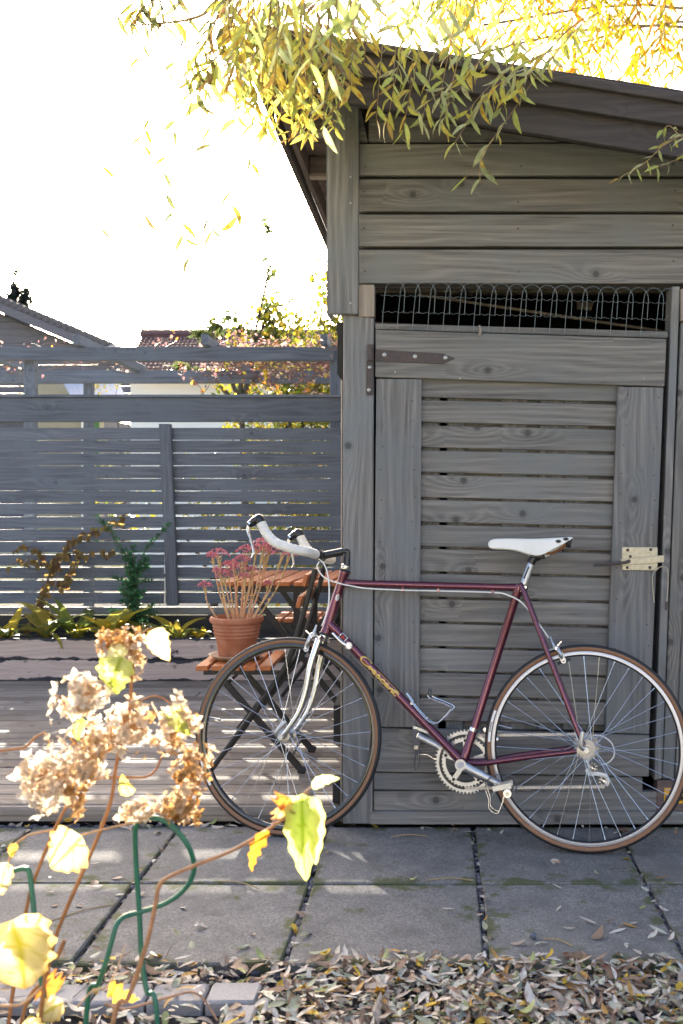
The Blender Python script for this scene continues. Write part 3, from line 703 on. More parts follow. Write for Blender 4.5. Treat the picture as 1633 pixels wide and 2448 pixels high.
    for si, st_ in enumerate(strokes):
        pp = sm([V(p[0] * sc, p[1] * .0175 - .0095, 0) for p in st_], 5); lw_ = .0016 if si == len(strokes) - 1 else lw
        vs_ = []
        for i, p in enumerate(pp):
            t = (pp[min(i + 1, len(pp) - 1)] - pp[max(i - 1, 0)]).normalized(); q = V(-t.y, t.x, 0) * lw_ * .5
            vs_ += [ontube(p + q, org, .0146), ontube(p - q, org, .0146)]
        m.add(vs_, [(2 * i, 2 * i + 1, 2 * i + 3, 2 * i + 2) for i in range(len(pp) - 1)])
    P('gold_lettering', m, M_GOLD, fr, smooth=0)
    o2 = dta + dtd * .062
    def patch(x0, x1, y0, y1, r, n=6):
        m = MB(); vs_ = []
        for i in range(n + 1):
            for x in (x0, x1): vs_.append(ontube(V(x, y0 + (y1 - y0) * i / n, 0), o2, r))
        return m.add(vs_, [(2 * i, 2 * i + 1, 2 * i + 3, 2 * i + 2) for i in range(n)])
    P('badge_border', patch(0, .027, -.008, .016, .0160), M_WHITE, fr, smooth=0)
    P('badge_field', patch(.0022, .0248, -.0055, .0135, .0162), M_BLACKP, fr, smooth=0)
    P('badge_mark', patch(.0080, .0125, -.003, .010, .0164), M_REDP, fr, smooth=0)
    P('badge_mark', patch(.0145, .0200, .001, .008, .0164), M_REDP, fr, smooth=0)
    # ---- wheels
    def wheel(c, st, rim_mat, nsp, name_label, rot0, wid):
        w = thing('wheel', None, None, (0, 0, 0), parent=bk); M0 = (S if st else T) @ Matrix.Translation(c); w.matrix_local = T.inverted() @ M0; MW[w.name] = M0
        w['label'] = name_label
        def Pw(nm, mb, mat, smooth=40): return obj(nm, mb, mat, w, T=M0, smooth=smooth)
        O = AX
        def sec(a0, a1, n, rr, R0=.3232): return [(R0 + rr * math.cos(a), rr * math.sin(a)) for a in [a0 + (a1 - a0) * i / n for i in range(n + 1)]]
        Pw('tyre', MB().lathe(sec(R(-76), R(76), 10, .0131), 96, O), M_RUBBER, 60)
        m = MB(); m.lathe(sec(R(74), R(150), 6, .0127), 96, O); m.lathe(sec(R(-150), R(-74), 6, .0127), 96, O); Pw('sidewall', m, M_TAN, 60)
        pr = [(.3125, -.0105), (.3145, -.0098), (.3145, .0098), (.3125, .0105), (.3040, .0105), (.2985, .0085), (.2962, .004), (.2962, -.004), (.2985, -.0085), (.3040, -.0105)]
        if not st:
            pr = [(.3112, -.0105), (.3130, -.0098), (.3130, .0098), (.3112, .0105), (.3030, .0105), (.3022, .0098), (.3022, -.0098), (.3030, -.0105)]
            Pw('rim_bed', MB().lathe([(.3024, -.0092), (.3024, .0092), (.2985, .0075), (.2970, .004), (.2970, -.004), (.2985, -.0075)], 96, O, closed=True), M_RUBBER, 40)
        Pw('rim', MB().lathe(pr, 96, O, closed=True), rim_mat, 40)
        fl = .022 if st else .0235
        h = MB().lathe([(0, -.036), (fl * .55, -.036), (fl, -.0345), (fl, -.031), (fl * .55, -.028), (.011, -.022), (.010, 0), (.011, .022), (fl * .55, .028), (fl, .031), (fl, .0345), (fl * .55, .036), (0, .036)], 24, O)
        h.lathe([(0, -wid), (.0075, -wid), (.0075, -.05), (.0085, -.05), (.0085, -.036), (.0085, .036), (.0075, .05), (.0075, wid), (0, wid)], 12, O); Pw('hub', h, M_HUB)
        # spokes, three-cross, one mesh for all
        per = nsp // 2; off = 2 * PI / per
        for s in (-1, 1):
            for k in range(per):
                ha = 2 * PI * k / per + (0 if s > 0 else off / 2) + rot0; lead = 1 if k % 2 else -1
                ra = ha + lead * off * 3.0
                a = V(fl * .88 * math.cos(ha), s * .0325, fl * .88 * math.sin(ha)); b_ = V(.2975 * math.cos(ra), s * .003, .2975 * math.sin(ra))
                L = (b_ - a).length; key = 'spoke%d' % (1 if st else 0)
                if key not in cache:
                    cache[key] = mesh_of('spoke', MB().tube([V(-.5, 0, 0), V(.46, 0, 0), V(.46, 0, 0), V(.5, 0, 0)], [.00115, .00115, .0019, .0019], 6), M_STEEL, 40)
                Ms = M0 @ basis((a + b_) / 2, b_ - a, V(0, 1, 0)) @ Matrix.Diagonal((L, 1, 1, 1))
                inst('spoke', cache[key], w, Ms)
        # valve
        va = R(162) if st else R(158)
        va = R(170) if st else R(168)
        d_ = V(math.cos(va), 0, math.sin(va))
        Pw('valve', MB().tube([d_ * .297, d_ * .262, d_ * .260, d_ * .252], [.0028, .0028, .004, .0035], 8), M_ALU)
        # maker's name on the tyre wall
        def onwall(p, a0, up=1): 
            rr = .3205 + p.y; a = a0 + p.x / rr * up; return V(rr * math.cos(a), -.0131, rr * math.sin(a))
        aa = R(205) if st else R(170)
        m = MB(); vs_ = []
        for i in range(21):
            for y in (-.0045, .0035): vs_.append(onwall(V(-.048 + .105 * i / 20, y, .0), aa, -1) + V(0, .0002, 0))
        m.add(vs_, [(2 * i, 2 * i + 1, 2 * i + 3, 2 * i + 2) for i in range(20)]); Pw('tyre_label', m, M_WHITE, 0)
        tm = text_mb('Panaracer', .0088, .0002); xs_ = [p[0] for p in tm.v]; wd = max(xs_)
        tm.v = [tuple(onwall(V(-(p[0] - wd / 2), -p[1] + .0020, 0), aa, -1) + V(0, -.0002, 0)) for p in tm.v]; Pw('tyre_print', tm, M_BLACKP, 0)
        return w, M0
    cache = {}
    fw, MF = wheel(V(-1.0202, 0, .3396), True, M_RIMBLK, 32, 'front wheel with a black rim', .08, .056)
    rw, MR = wheel(RH, False, M_RIMSIL, 36, 'rear wheel with a silver rim', .03, .066)
    # quick releases
    def qr(M0, w, y0, pts):
        m = MB().tube([V(0, y0, 0), V(0, y0 - .012, 0)], .0095, 12); m.tube(sm([V(*p) + V(0, y0 - .014, 0) for p in pts], 5), .0055, 8, flat=(V(0, 1, 0), .6, 1.3)); obj('quick_release', m, M_ALU, w, T=M0)
    qr(MF, fw, -.058, [(-.008, 0, .004), (-.012, -.004, .014), (.004, -.006, .036), (.022, -.006, .052)])
    qr(MR, rw, -.070, [(-.006, 0, .002), (-.016, -.004, .012), (-.014, -.006, .04), (-.011, -.006, .058)])
    # ---- fork
    fk = thing('fork', None, None, (0, 0, 0), parent=bk); fk.matrix_local = Matrix.Identity(4); MW[fk.name] = T
    cr = HB - A * .028
    m = MB().tube([HB - A * .006, cr], .0168, 16); m.tube(sm([cr + V(.0, -.050, -.006), cr + V(0, -.03, .004), cr + V(0, 0, .006), cr + V(0, .03, .004), cr + V(0, .050, -.006)], 4), .0105, 12); P('crown', m, M_CHROME, fk, True)
    for s in (-1, 1):
        pts = sm([cr + V(0, s * .044, .004), V(-.9300, s * .05, .5795), V(-.9440, s * .05, .4900), V(-.9640, s * .05, .4230), V(-.9950, s * .05, .3720), V(-1.016, s * .05, .346)], 6); nn = len(pts)
        P('fork_blade', MB().tube(pts, [.0128 - .0058 * (i / (nn - 1)) for i in range(nn)], 14, flat=(V(0, 1, 0), .82, 1.0)), M_CHROME, fk, True)
    for (q, r_) in ((HB, .0185),): P('lower_headset', MB().tube([HB - A * .010, HB - A * .007, HB - A * .004, HB - A * .001], [.0185, .0205, .0205, .0185], 18), M_RUBBER, fk, True)
    m = MB().tube([HT + A * .004, HT + A * .008, HT + A * .012], [.0195, .021, .019], 18); P('headset_cup', m, M_RUBBER, fk, True)
    m = MB().tube([HT + A * .012, HT + A * .016, HT + A * .026, HT + A * .030], [.017, .0185, .0185, .0150], 16); P('headset_nut', m, M_CHROME, fk, True)
    # ---- stem, bar, levers
    C = V(-.929, 0, .9625); SC_ = V(-.8246, 0, .9761)
    st = MB().tube([HT + A * .028, SC_ - A * .012], .0125, 14); st.tube(sm([SC_ - A * .016, SC_ - A * .003 + V(-.002, 0, .001), SC_ + V(-.016, 0, .001), C + V(.028, 0, .003), C + V(.012, 0, .001)], 4), [.0125] * 4 + [.0140] * 4 + [.0138] * 8 + [.0145], 14); P('stem', st, M_GLOSSBLK, bk, True)
    P('stem_clamp', MB().tube([C + V(0, -.021, 0), C + V(0, .021, 0)], .0205, 16), M_GLOSSBLK, bk, True)
    bar = thing('handlebar', None, None, (0, 0, 0), parent=bk); bar.matrix_local = Matrix.Identity(4); MW[bar.name] = T
    P('bar', MB().tube([C + V(0, -.05, 0), C + V(0, .05, 0)], .0132, 14), M_GLOSSBLK, bar, True)
    for s in (-1, 1):
        q = [(0, .045, 0), (0, .10, 0), (.004, .150, 0), (.030, .182, .003), (.065, .197, .013), (.098, .2, .028), (.122, .2, .051), (.138, .2, .075), (.146, .2, .090)]
        pts = sm([C + V(-a, s * b_, c) for a, b_, c in q], 9); nn = len(pts)
        P('bar_tape', MB().tube(pts, [.0154 + .0018 * ((i % 4) / 3.0) for i in range(nn)], 14), M_TAPE, bar, True)
        tip = C + V(-.147, s * .2, .092); td = (pts[-1] - pts[-4]).normalized()
        lv = P('brake_lever', MB().tube(sm([tip - td * .004, tip + td * .012, tip + V(-.014, 0, .010), tip + V(-.030, 0, .000), tip + V(-.041, 0, -.008)], 4), [.0165] * 4 + [.0168] * 4 + [.0145] * 4 + [.0125] * 4 + [.0115], 12), M_GLOSSBLK, bar, True)
        P('pivot', MB().tube([tip + V(-.036, -.0135, -.004), tip + V(-.036, .0135, -.004)], .0042, 10), M_CHROME, lv, True)
        bl = sm([tip + V(-.042, 0, -.012), tip + V(-.044, 0, -.030), tip + V(-.037, 0, -.048), tip + V(-.027, 0, -.074), tip + V(-.020, 0, -.100), tip + V(-.021, 0, -.113), tip + V(-.025, 0, -.120)], 4)
        P('lever_blade', MB().tube(bl, [.0085] * 5 + [.0075] * 4 + [.0058] * 16, 10, flat=(V(0, 1, 0), 1.25, .62)), M_CHROME, lv, True)
    # ---- cables
    ca = [(-.9248, -.015, .9387), (-.9290, -.022, .9182), (-.9032, -.026, .8849), (-.859, -.024, .8666), (-.7975, -.018, .8543), (-.747, -.012, .8480), (-.6262, -.004, .8445), (-.5025, -.002, .8435), (-.3144, -.003, .8410), (-.2617, -.014, .832), (-.212, -.020, .8047), (-.1596, -.014, .7399), (-.1245, -.006, .692)]
    P('cable_housing', MB().tube(sm(ca, 6), .0025, 8), M_CABLE)
    cb = [(-.9253, -.02, .9486), (-.9035, -.026, .9298), (-.8887, -.030, .895), (-.8817, -.03, .85), (-.8826, -.026, .7907), (-.8963, -.024, .7372), (-.9050, -.022, .716)]
    P('cable_housing', MB().tube(sm(cb, 6), .0025, 8), M_CABLE)
    for o in (.0, .006):
        P('gear_cable', MB().tube([dta + dtd * .10 - side * .018 + V(0, -.012 + o, 0), BB + V(-.016, -.008 + o, -.006)], .0007, 5), M_STEEL)
    P('gear_cable', MB().tube(sm([V(.02, .07, .372), V(.055, .07, .368), V(.085, .07, .345), V(.092, .07, .31), V(.075, .07, .285), V(.05, .07, .275)], 5), .0024, 6), M_CABLE)
    # ---- brakes
    def caliper(c, st, dirv, tilt):                       # dual-arm sidepull seen from its side, square to the rim
        Q = Matrix.Translation(c) @ Matrix.Rotation(tilt, 4, 'Y')
        def PQ(nm, mb, mat, par): mb.v = [tuple(Q @ Vector(p)) for p in mb.v]; return P(nm, mb, mat, par, st)
        bc = PQ('brake_caliper', MB().tube([V(-.026 * dirv, 0, .004), V(.026 * dirv, 0, .004)], .006, 10), M_ALU, bk)
        for s in (-1, 1):
            pp = sm([V(.018 * dirv, s * .004, .012), V(.018 * dirv, s * .024, .008), V(.020 * dirv, s * .031, -.012), V(.021 * dirv, s * .028, -.030), V(.022 * dirv, s * .022, -.046)], 4)
            PQ('caliper_arm', MB().tube(pp, [.0078] * 12 + [.0065] * 5, 8, flat=(V(1, 0, 0), .9, .9)), M_ALU, bc)
            q = V(.022 * dirv, s * .0165, -.046)
            PQ('brake_block', MB().box(q + V(-.022, -.0045, -.005), q + V(.022, .0045, .005), .0015), M_RUBBER, bc)
            m = MB(); m.disc([(q.x + .009 * math.cos(k * PI / 5) * 1.0, q.z + .010 + .009 * math.sin(k * PI / 5) + (.016 if 0 < k < 5 else -.008)) for k in range(10)], q.y + s * .005, q.y + s * .010, Matrix(((1, 0, 0, 0), (0, 0, 1, 0), (0, 1, 0, 0), (0, 0, 0, 1))))
            PQ('pad_holder', m, M_ALU, bc)
            PQ('pad_nut', MB().tube([q + V(0, s * .009, .008), q + V(0, s * .014, .008)], .0052, 8), M_STEEL, bc)
        PQ('cable_anchor', MB().tube([V(.012 * dirv, -.024, .004), V(.010 * dirv, -.024, .030), V(.010 * dirv, -.024, .032), V(.010 * dirv, -.024, .046)], [.0065, .0050, .0036, .0036], 8), M_ALU, bc)
        PQ('release_lever', MB().bar(V(.020 * dirv, -.028, .008), V(.040 * dirv, -.030, .018), .004, .004), M_CHROME, bc)
        PQ('anchor_nut', MB().tube([V(.016 * dirv, -.034, .002), V(.016 * dirv, -.022, .002)], .0062, 6), M_STEEL, bc)
        return bc
    caliper(V(-.9240, 0, .672), True, -1, R(14))
    caliper(V(-.112, 0, .650), False, 1, R(-22))
    # ---- seat
    SP = V(-.1872, 0, .9401); sp = P('seatpost', MB().tube([V(-.2200, 0, .845), SP, SP + (SP - ST).normalized() * .008], [.0136, .0136, .0122], 16), M_ALU)
    P('post_flute', MB().tube([V(-.2090, -.0132, .889), V(-.1925, -.0132, .929)], .0028, 8), M_BLACKP, sp)
    hd = MB().tube(sm([SP + V(-.001, 0, .000), SP + V(.010, 0, .018), SP + V(.030, 0, .028), SP + V(.046, 0, .029)], 4), [.0145] * 4 + [.0150] * 4 + [.0125] * 4 + [.010], 12); hd.box((-.185, -.026, .958), (-.140, .026, .970), .003); P('seat_clamp', hd, M_GLOSSBLK, sp)
    sad = thing('saddle', None, None, (0, 0, 0), parent=bk); sad.matrix_local = Matrix.Identity(4); MW[sad.name] = T
    # cross-sections from nose to tail: x, half width, top z, skirt bottom z
    sec = [(-.334, .004, 1.009, 1.004), (-.331, .013, 1.017, .993), (-.318, .0175, 1.0235, .990), (-.300, .019, 1.0255, .989), (-.255, .021, 1.0262, .988), (-.220, .027, 1.0255, .979), (-.192, .040, 1.0248, .968), (-.165, .056, 1.0245, .961), (-.138, .068, 1.0250, .967), (-.118, .073, 1.0258, .980), (-.085, .076, 1.0275, .996), (-.060, .072, 1.030, 1.012), (-.048, .060, 1.031, 1.020), (-.044, .050, 1.029, 1.024)]
    vs_ = []; fs_ = []; nk = 17
    for (x, w_, zt, zb) in sec:
        for k in range(nk):
            a = -1 + 2 * k / (nk - 1); b_ = abs(a)
            if b_ < .62: y = w_ * b_ / .62 * .93; z = zt - .004 * (b_ / .62) ** 3
            else:
                u = (b_ - .62) / .38; y = w_ * (.93 + .07 * math.sin(u * PI * .5)); z = zt - .004 - (zt - .004 - zb) * u ** 1.25
            vs_.append(V(x, math.copysign(y, a) if a else 0, z))
    for i in range(len(sec) - 1):
        for k in range(nk - 1): a = i * nk + k; fs_.append((a, a + 1, a + nk + 1, a + nk))
    fs_.append(list(range(nk))); fs_.append([(len(sec) - 1) * nk + k for k in range(nk)])
    o = P('saddle_top', MB().add(vs_, fs_), M_SADDLE, sad, smooth=60)
    sm_ = o.modifiers.new('thick', 'SOLIDIFY'); sm_.thickness = .0035; sub = o.modifiers.new('round', 'SUBSURF'); sub.levels = 1; sub.render_levels = 2
    for s in (-1, 1):
        P('saddle_rail', MB().tube(sm([V(-.310, s * .006, 1.004), V(-.27, s * .012, .999), V(-.20, s * .018, .988), V(-.13, s * .020, .976), V(-.098, s * .024, .985), V(-.066, s * .030, 1.008), V(-.056, s * .030, 1.012)], 5), .0028, 8), M_COPPER, sad)
        for (x, z) in ((-.092, 1.0105), (-.067, 1.0185)):
            m = MB().lathe([(0, .0012), (.0065, .0008), (.0075, -.001)], 12, Matrix.Translation((x, s * .0765 if x < -.08 else s * .0742, z)) @ AX @ Matrix.Rotation(0 if s < 0 else PI, 4, 'Y') @ Matrix.Diagonal((1.25, .75, 1, 1))); P('saddle_vent', m, M_BLACKP, sad)
    P('cantle_plate', MB().box((-.068, -.045, 1.000), (-.052, .045, 1.022), .003), M_RUBBER, sad)
    # ---- drivetrain
    cs = thing('crankset', None, None, (0, 0, 0), parent=bk); cs.matrix_local = Matrix.Identity(4); MW[cs.name] = T
    XZ = Matrix(((1, 0, 0, 0), (0, 0, 1, 0), (0, 1, 0, 0), (0, 0, 0, 1)))   # local XY -> x,z ; local z -> y
    def gear(c, nt, rt, ri, y0, y1):
        out = []; inn = []
        for k in range(nt):
            for (f, rr) in ((.0, rt - .0070), (.30, rt - .0050), (.44, rt + .0008), (.56, rt + .0008), (.70, rt - .0050)):
                a = 2 * PI * (k + f) / nt; out.append((c.x + rr * math.cos(a), c.z + rr * math.sin(a))); inn.append((c.x + ri * math.cos(a), c.z + ri * math.sin(a)))
        return MB().ring(out, inn, y0, y1, XZ)
    rc = V(BB.x + .004, 0, BB.z - .003)
    P('chainring', gear(rc, 52, .1065, .0905, .046, .0495), M_ALU, cs)
    P('chainring', gear(rc, 42, .0850, .0680, .0385, .0420), M_ALU, cs)
    for k in range(5):
        a = R(20 + 72 * k); d_ = V(math.cos(a), 0, math.sin(a))
        P('spider_arm', MB().bar(rc + d_ * .014 + V(0, .043, 0), rc + d_ * .073 + V(0, .043, 0), .007, .016), M_ALU, cs)
        P('chainring_bolt', MB().tube([rc + d_ * .071 + V(0, .034, 0), rc + d_ * .071 + V(0, .051, 0)], .0052, 8), M_BLACKP, cs)
    near = V(-.2463, -.072, .2022); far = BB * 2 - V(near.x, 0, near.z) + V(0, .074, 0)
    for (pe, y0) in ((near, -.058), (far, .062)):
        bb = V(BB.x, y0, BB.z); pd = V(pe.x, pe.y, pe.z)
        m = MB().tube(sm([bb, bb + (pd - bb) * .12, bb + (pd - bb) * .5, bb + (pd - bb) * .9, pd, pd + (pd - bb) * .04], 4), [.0175] * 4 + [.0160] * 4 + [.0135] * 4 + [.0130] * 4 + [.0140] * 4 + [.009], 14, flat=(V(0, 1, 0), .62, 1.0)); m.tube([bb + V(0, .010, 0), bb + V(0, -.012, 0)], .0185, 18)
        arm = P('crank_arm', m, M_ALU, cs)
        if y0 < 0: P('dust_cap', MB().tube([bb + V(0, -.011, 0), bb + V(0, -.0135, 0)], .0115, 16), M_GREYP, arm)
    P('spindle', MB().tube([BB + V(0, -.06, 0), BB + V(0, .06, 0)], .0085, 12), M_STEEL, cs)
    def pedal(c, s):
        p = thing('pedal', None, None, (0, 0, 0), parent=bk); p.matrix_local = Matrix.Identity(4); MW[p.name] = T
        y0 = c.y + s * .012; y1 = c.y + s * .085
        P('pedal_axle', MB().tube([c, V(c.x, y1, c.z)], .0065, 10), M_STEEL, p)
        if s < 0:
            P('pedal_body', MB().tube([V(c.x, y0, c.z), V(c.x, y0 - .02, c.z), V(c.x, y1, c.z)], [.0165, .013, .013], 12), M_CHROME, p)
            for yy in (y0 - .006, y1):
                P('cage_plate', MB().bar(V(c.x - .046, yy, c.z + .012), V(c.x + .012, yy, c.z + .026), .003, .016), M_ALU, p)
            P('toe_strap', MB().tube(sm([V(c.x - .078, y0, c.z + .020), V(c.x - .058, y0 - .004, c.z + .040), V(c.x - .020, y0 - .008, c.z + .052), V(c.x + .012, y0 - .006, c.z + .044), V(c.x + .024, y0, c.z + .024), V(c.x + .020, y0, c.z - .010)], 5), .0065, 8, flat=(V(0, 1, 0), 1.1, .25)), M_STRAP, p)
            P('toe_strap', MB().tube(sm([V(c.x - .078, y0, c.z + .018), V(c.x - .052, y0 - .004, c.z + .010), V(c.x - .038, y0 - .006, c.z + .018)], 4), .006, 8, flat=(V(0, 1, 0), 1.2, .3)), M_STRAP, p)
            for yy in (y0 - .01, y1 + .012):
                P('toe_clip', MB().tube(sm([V(c.x - .070, yy, c.z + .006), V(c.x - .060, yy, c.z - .022), V(c.x - .058, yy, c.z - .050), V(c.x - .034, yy, c.z - .064), V(c.x - .022, yy, c.z - .046), V(c.x - .012, yy, c.z - .010)], 4), .0016, 6), M_STEEL, p)
            P('toe_clip_plate', MB().tube(sm([V(c.x - .038, y0 - .012, c.z + .0), V(c.x - .050, y0 - .012, c.z - .012), V(c.x - .055, y0 - .012, c.z - .038)], 4), .006, 8, flat=(V(0, 1, 0), 1.0, .35)), M_ALU, p)
        else:
            P('pedal_body', MB().tube([V(c.x, y0, c.z), V(c.x, y1, c.z)], .013, 12), M_CHROME, p)
            for yy in (y0 + .006, y1):
                P('cage_plate', MB().bar(V(c.x - .018, yy, c.z + .024), V(c.x - .006, yy, c.z - .066), .003, .022), M_STRAP, p)
                P('cage_plate', MB().bar(V(c.x - .026, yy, c.z + .030), V(c.x + .028, yy, c.z + .014), .003, .010), M_ALU, p)
            P('toe_strap', MB().tube(sm([V(c.x - .012, y0, c.z - .050), V(c.x - .014, y0 - .02, c.z - .095), V(c.x - .008, y0 - .02, c.z - .112), V(c.x + .001, y0 - .02, c.z - .095), V(c.x, y0, c.z - .050)], 5), .0055, 8, flat=(V(0, 1, 0), 1.0, .25)), M_STRAP, p)
            P('toe_clip', MB().tube(sm([V(c.x - .004, y0, c.z - .062), V(c.x + .025, y0, c.z - .060), V(c.x + .055, y0, c.z - .075), V(c.x + .076, y0, c.z - .066)], 4), .0018, 6), M_STEEL, p)
            P('buckle', MB().box((c.x - .020, y0 - .008, c.z - .044), (c.x - .004, y0 - .002, c.z - .030), .001), M_ZINC, p)
    pedal(near, -1); pedal(far, 1)
    # cassette and rear mech
    cas = thing('cassette', None, None, (0, 0, 0), parent=bk); cas.matrix_local = Matrix.Identity(4); MW[cas.name] = T
    for i, (nt, rr) in enumerate(((23, .0470), (21, .0430), (19, .0390), (17, .0350), (15, .0310), (13, .0270))):
        P('sprocket', gear(RH, nt, rr, .016, .036 + i * .0045, .038 + i * .0045), M_CHAIN, cas)
    P('spoke_flange', MB().ring([(RH.x + .030 * math.cos(2 * PI * k / 32), RH.z + .030 * math.sin(2 * PI * k / 32)) for k in range(32)], [(RH.x + .018 * math.cos(2 * PI * k / 32), RH.z + .018 * math.sin(2 * PI * k / 32)) for k in range(32)], -.036, -.033, XZ), M_CHAIN, cas)
    m = MB()
    def links(a, b_, y):
        a = Vector(a); b_ = Vector(b_); L = (b_ - a).length; n = int(L / .0127); d_ = (b_ - a) / L
        for i in range(n):
            q = a + d_ * (.0127 * (i + .5)); hw = .0036 if i % 2 else .0026
            for yy in ((-hw, hw)):
                m.bar(q - d_ * .0076 + V(0, y + yy, 0), q + d_ * .0076 + V(0, y + yy, 0), .0012, .0088)
            m.tube([q + d_ * .0063 + V(0, y - .0045, 0), q + d_ * .0063 + V(0, y + .0045, 0)], .0058, 6)
    links((BB.x + .006, 0, BB.z + .0845), (-.010, 0, .3376 + .0385), .044); links((BB.x + .006, 0, BB.z - .0895), (.060, 0, .2085), .046)
    mw = MB()
    for k in range(22):
        a0 = R(92 + 176 * k / 22); a1 = R(92 + 176 * (k + 1) / 22); q0 = rc + V(.0868 * math.cos(a0), .0402, .0868 * math.sin(a0)); q1 = rc + V(.0868 * math.cos(a1), .0402, .0868 * math.sin(a1))
        mw.bar(q0, q1, .006 if k % 2 else .0045, .0075)
    P('chain', m, M_CHAIN, bk)['kind'] = 'stuff'; P('chain_wrap', mw, M_CHAINDARK, bk)
    mech = thing('rear_derailleur', None, None, (0, 0, 0), parent=bk); mech.matrix_local = Matrix.Identity(4); MW[mech.name] = T
    P('mech_body', MB().tube(sm([V(.004, .066, .322), V(.000, .068, .298), V(.006, .066, .278), V(.020, .062, .270)], 5), [.008] * 6 + [.0105] * 10, 10), M_ALU, mech)
    P('mech_cage', MB().tube(sm([V(.000, .052, .262), V(.012, .051, .246), V(.034, .050, .248), V(.062, .050, .243), V(.070, .050, .226), V(.064, .050, .212)], 5), .0065, 8, flat=(V(0, 1, 0), .35, 1.0)), M_WHITE, mech)
    for c_ in (V(.018, .047, .268), V(.0583, .047, .2265)):
        P('jockey_wheel', gear(c_, 10, .0185, .0125, .043, .048), M_ALU, mech); P('jockey_bolt', MB().tube([c_ + V(0, -.007, 0), c_ + V(0, .004, 0)], .004, 8), M_STEEL, mech)
        P('jockey_arm', MB().bar(c_ + V(-.013, 0, .006), c_ + V(.013, 0, -.006), .003, .004), M_ALU, mech)
    fm = thing('front_derailleur', None, None, (0, 0, 0), parent=bk); fm.matrix_local = Matrix.Identity(4); MW[fm.name] = T
    q = BB + (ST - BB).normalized() * .115
    P('mech_band', MB().tube([q - sd * .006, q + sd * .006], .0175, 16), M_CHROME, fm)
    P('mech_plate', MB().tube(sm([q + V(.030, .036, .0), q + V(.050, .036, -.02), q + V(.075, .036, -.040)], 4), .011, 8, flat=(V(0, 1, 0), .15, 1)), M_CHROME, fm)
    # gear lever on the down tube
    lp = dta + dtd * .112
    gl_ = P('gear_lever', MB().tube([lp + V(0, -.016, 0), lp + V(0, -.028, 0)], .0125, 16), M_ALU)
    P('lever_arm', MB().tube(sm([lp + V(0, -.026, 0) - side * .004, lp + V(0, -.028, 0) - dtd * .030 - side * .010, lp + V(0, -.028, 0) - dtd * .072 - side * .010], 5), [.0055] * 5 + [.0042] * 6, 8, flat=(V(0, 1, 0), .6, 1.2)), M_CHROME, gl_)
    P('lever_screw', MB().tube([lp + V(0, -.027, 0), lp + V(0, -.031, 0)], .0075, 12), M_STEEL, gl_)
    # bottle cage
    cg = thing('bottle_cage', None, None, (0, 0, 0), parent=bk); cg.matrix_local = Matrix.Identity(4); MW[cg.name] = T
    for s in (-1, 1):
        pts = [(-.6053, .4956), (-.5859, .4711), (-.5636, .4411), (-.5053, .3973), (-.4506, .4433), (-.4552, .4598), (-.520, .4842), (-.5248, .505)]
        ww = [.008, .010, .012, .018, .034, .036, .038, .022]
        P('cage_wire', MB().tube(sm([V(p[0], s * w_, p[1]) for p, w_ in zip(pts, ww)], 4), .0026, 8), M_CHROME, cg)
    P('cage_hoop', MB().tube(sm([V(-.5248, -.022, .505), V(-.527, -.010, .512), V(-.527, .010, .512), V(-.5248, .022, .505)], 4), .0026, 8), M_CHROME, cg)
    for q in (V(-.584, 0, .462), V(-.533, 0, .413)): P('cage_bolt', MB().box(q + V(-.006, -.010, -.005), q + V(.006, .010, .006), .001), M_ALU, cg)
bike()

# ------------------------------------------------------------------ folding chairs and table on the deck
def make_chair(name, label, ox, oy, group=None):
    c = thing(name, label, 'chair', (ox, oy, 0.06), group=group)
    O = V(ox, oy, 0.06)
    for i in range(5):
        x0 = -.145 + .0622 * i
        obj('seat_slat', MB().box(O + V(x0, -.20, .413), O + V(x0 + .049, .20, .433), .003), M_TEAK, c, rot=ROTY)
    for s in (-1, 1):
        y = .185 * s
        obj('seat_rail', MB().bar(O + V(-.12, y * .9, .402), O + V(.19, y * .9, .402), .012, .018), M_BLK, c)
        # back upright running down to the front foot, and the rear leg crossing it
        pts = sm([O + V(.325, y, .815), O + V(.295, y, .70), O + V(.255, y, .56), O + V(.200, y, .415), O + V(.05, y, .205), O + V(-.095, y, -.0 + .008)], 5)
        obj('back_leg', MB().tube(pts, .0108, 8, flat=(V(0, 1, 0), .6, 1.0)), M_BLK, c)
        yy = y * .88
        obj('front_leg', MB().bar(O + V(-.065, yy, .395), O + V(.268, yy, .012), .012, .026, bev=.002), M_BLK, c)
        obj('foot', MB().bar(O + V(.255, yy, .018), O + V(.285, yy, .008), .020, .030, bev=.003), M_RUBBER, c)
    obj('stretcher', MB().tube([O + V(.225, -.165, .062), O + V(.225, .165, .062)], .006, 8), M_BLK, c)
    obj('stretcher', MB().tube([O + V(-.03, -.165, .355), O + V(-.03, .165, .355)], .006, 8), M_BLK, c)
    obj('stretcher', MB().tube([O + V(.20, -.185, .415), O + V(.20, .185, .415)], .006, 8), M_BLK, c)
    for (x, z) in ((.300, .765), (.277, .680)):
        M = Matrix.Translation(O + V(x, 0, z)) @ Matrix.Rotation(R(15), 4, 'Y')
        obj('back_slat', MB().box((-.024, -.20, -.024), (-.006, .20, .024), .003, M=M), M_TEAK, c, rot=ROTY)
    return c
chair = make_chair('folding_chair', 'folding chair with orange slats holding the flower pot, behind the bicycle front wheel', -.800, 4.12)
chair2 = make_chair('folding_chair', 'folding chair with orange slats, the empty one beyond the table', -.745, 5.62)
t = thing('folding_table', 'slatted folding table with black crossed legs between the two chairs', 'table', (-.64, 4.93, 0.06))
TR = Matrix.Translation((-.64, 4.93, .06)) @ Matrix.Rotation(R(-2.5), 4, 'Z')
for i in range(8):
    x0 = -.345 + .0875 * i
    obj('table_slat', MB().box((x0, -.36, .688), (x0 + .070, .36, .708), .003, M=TR), M_TEAK, t, rot=ROTY)
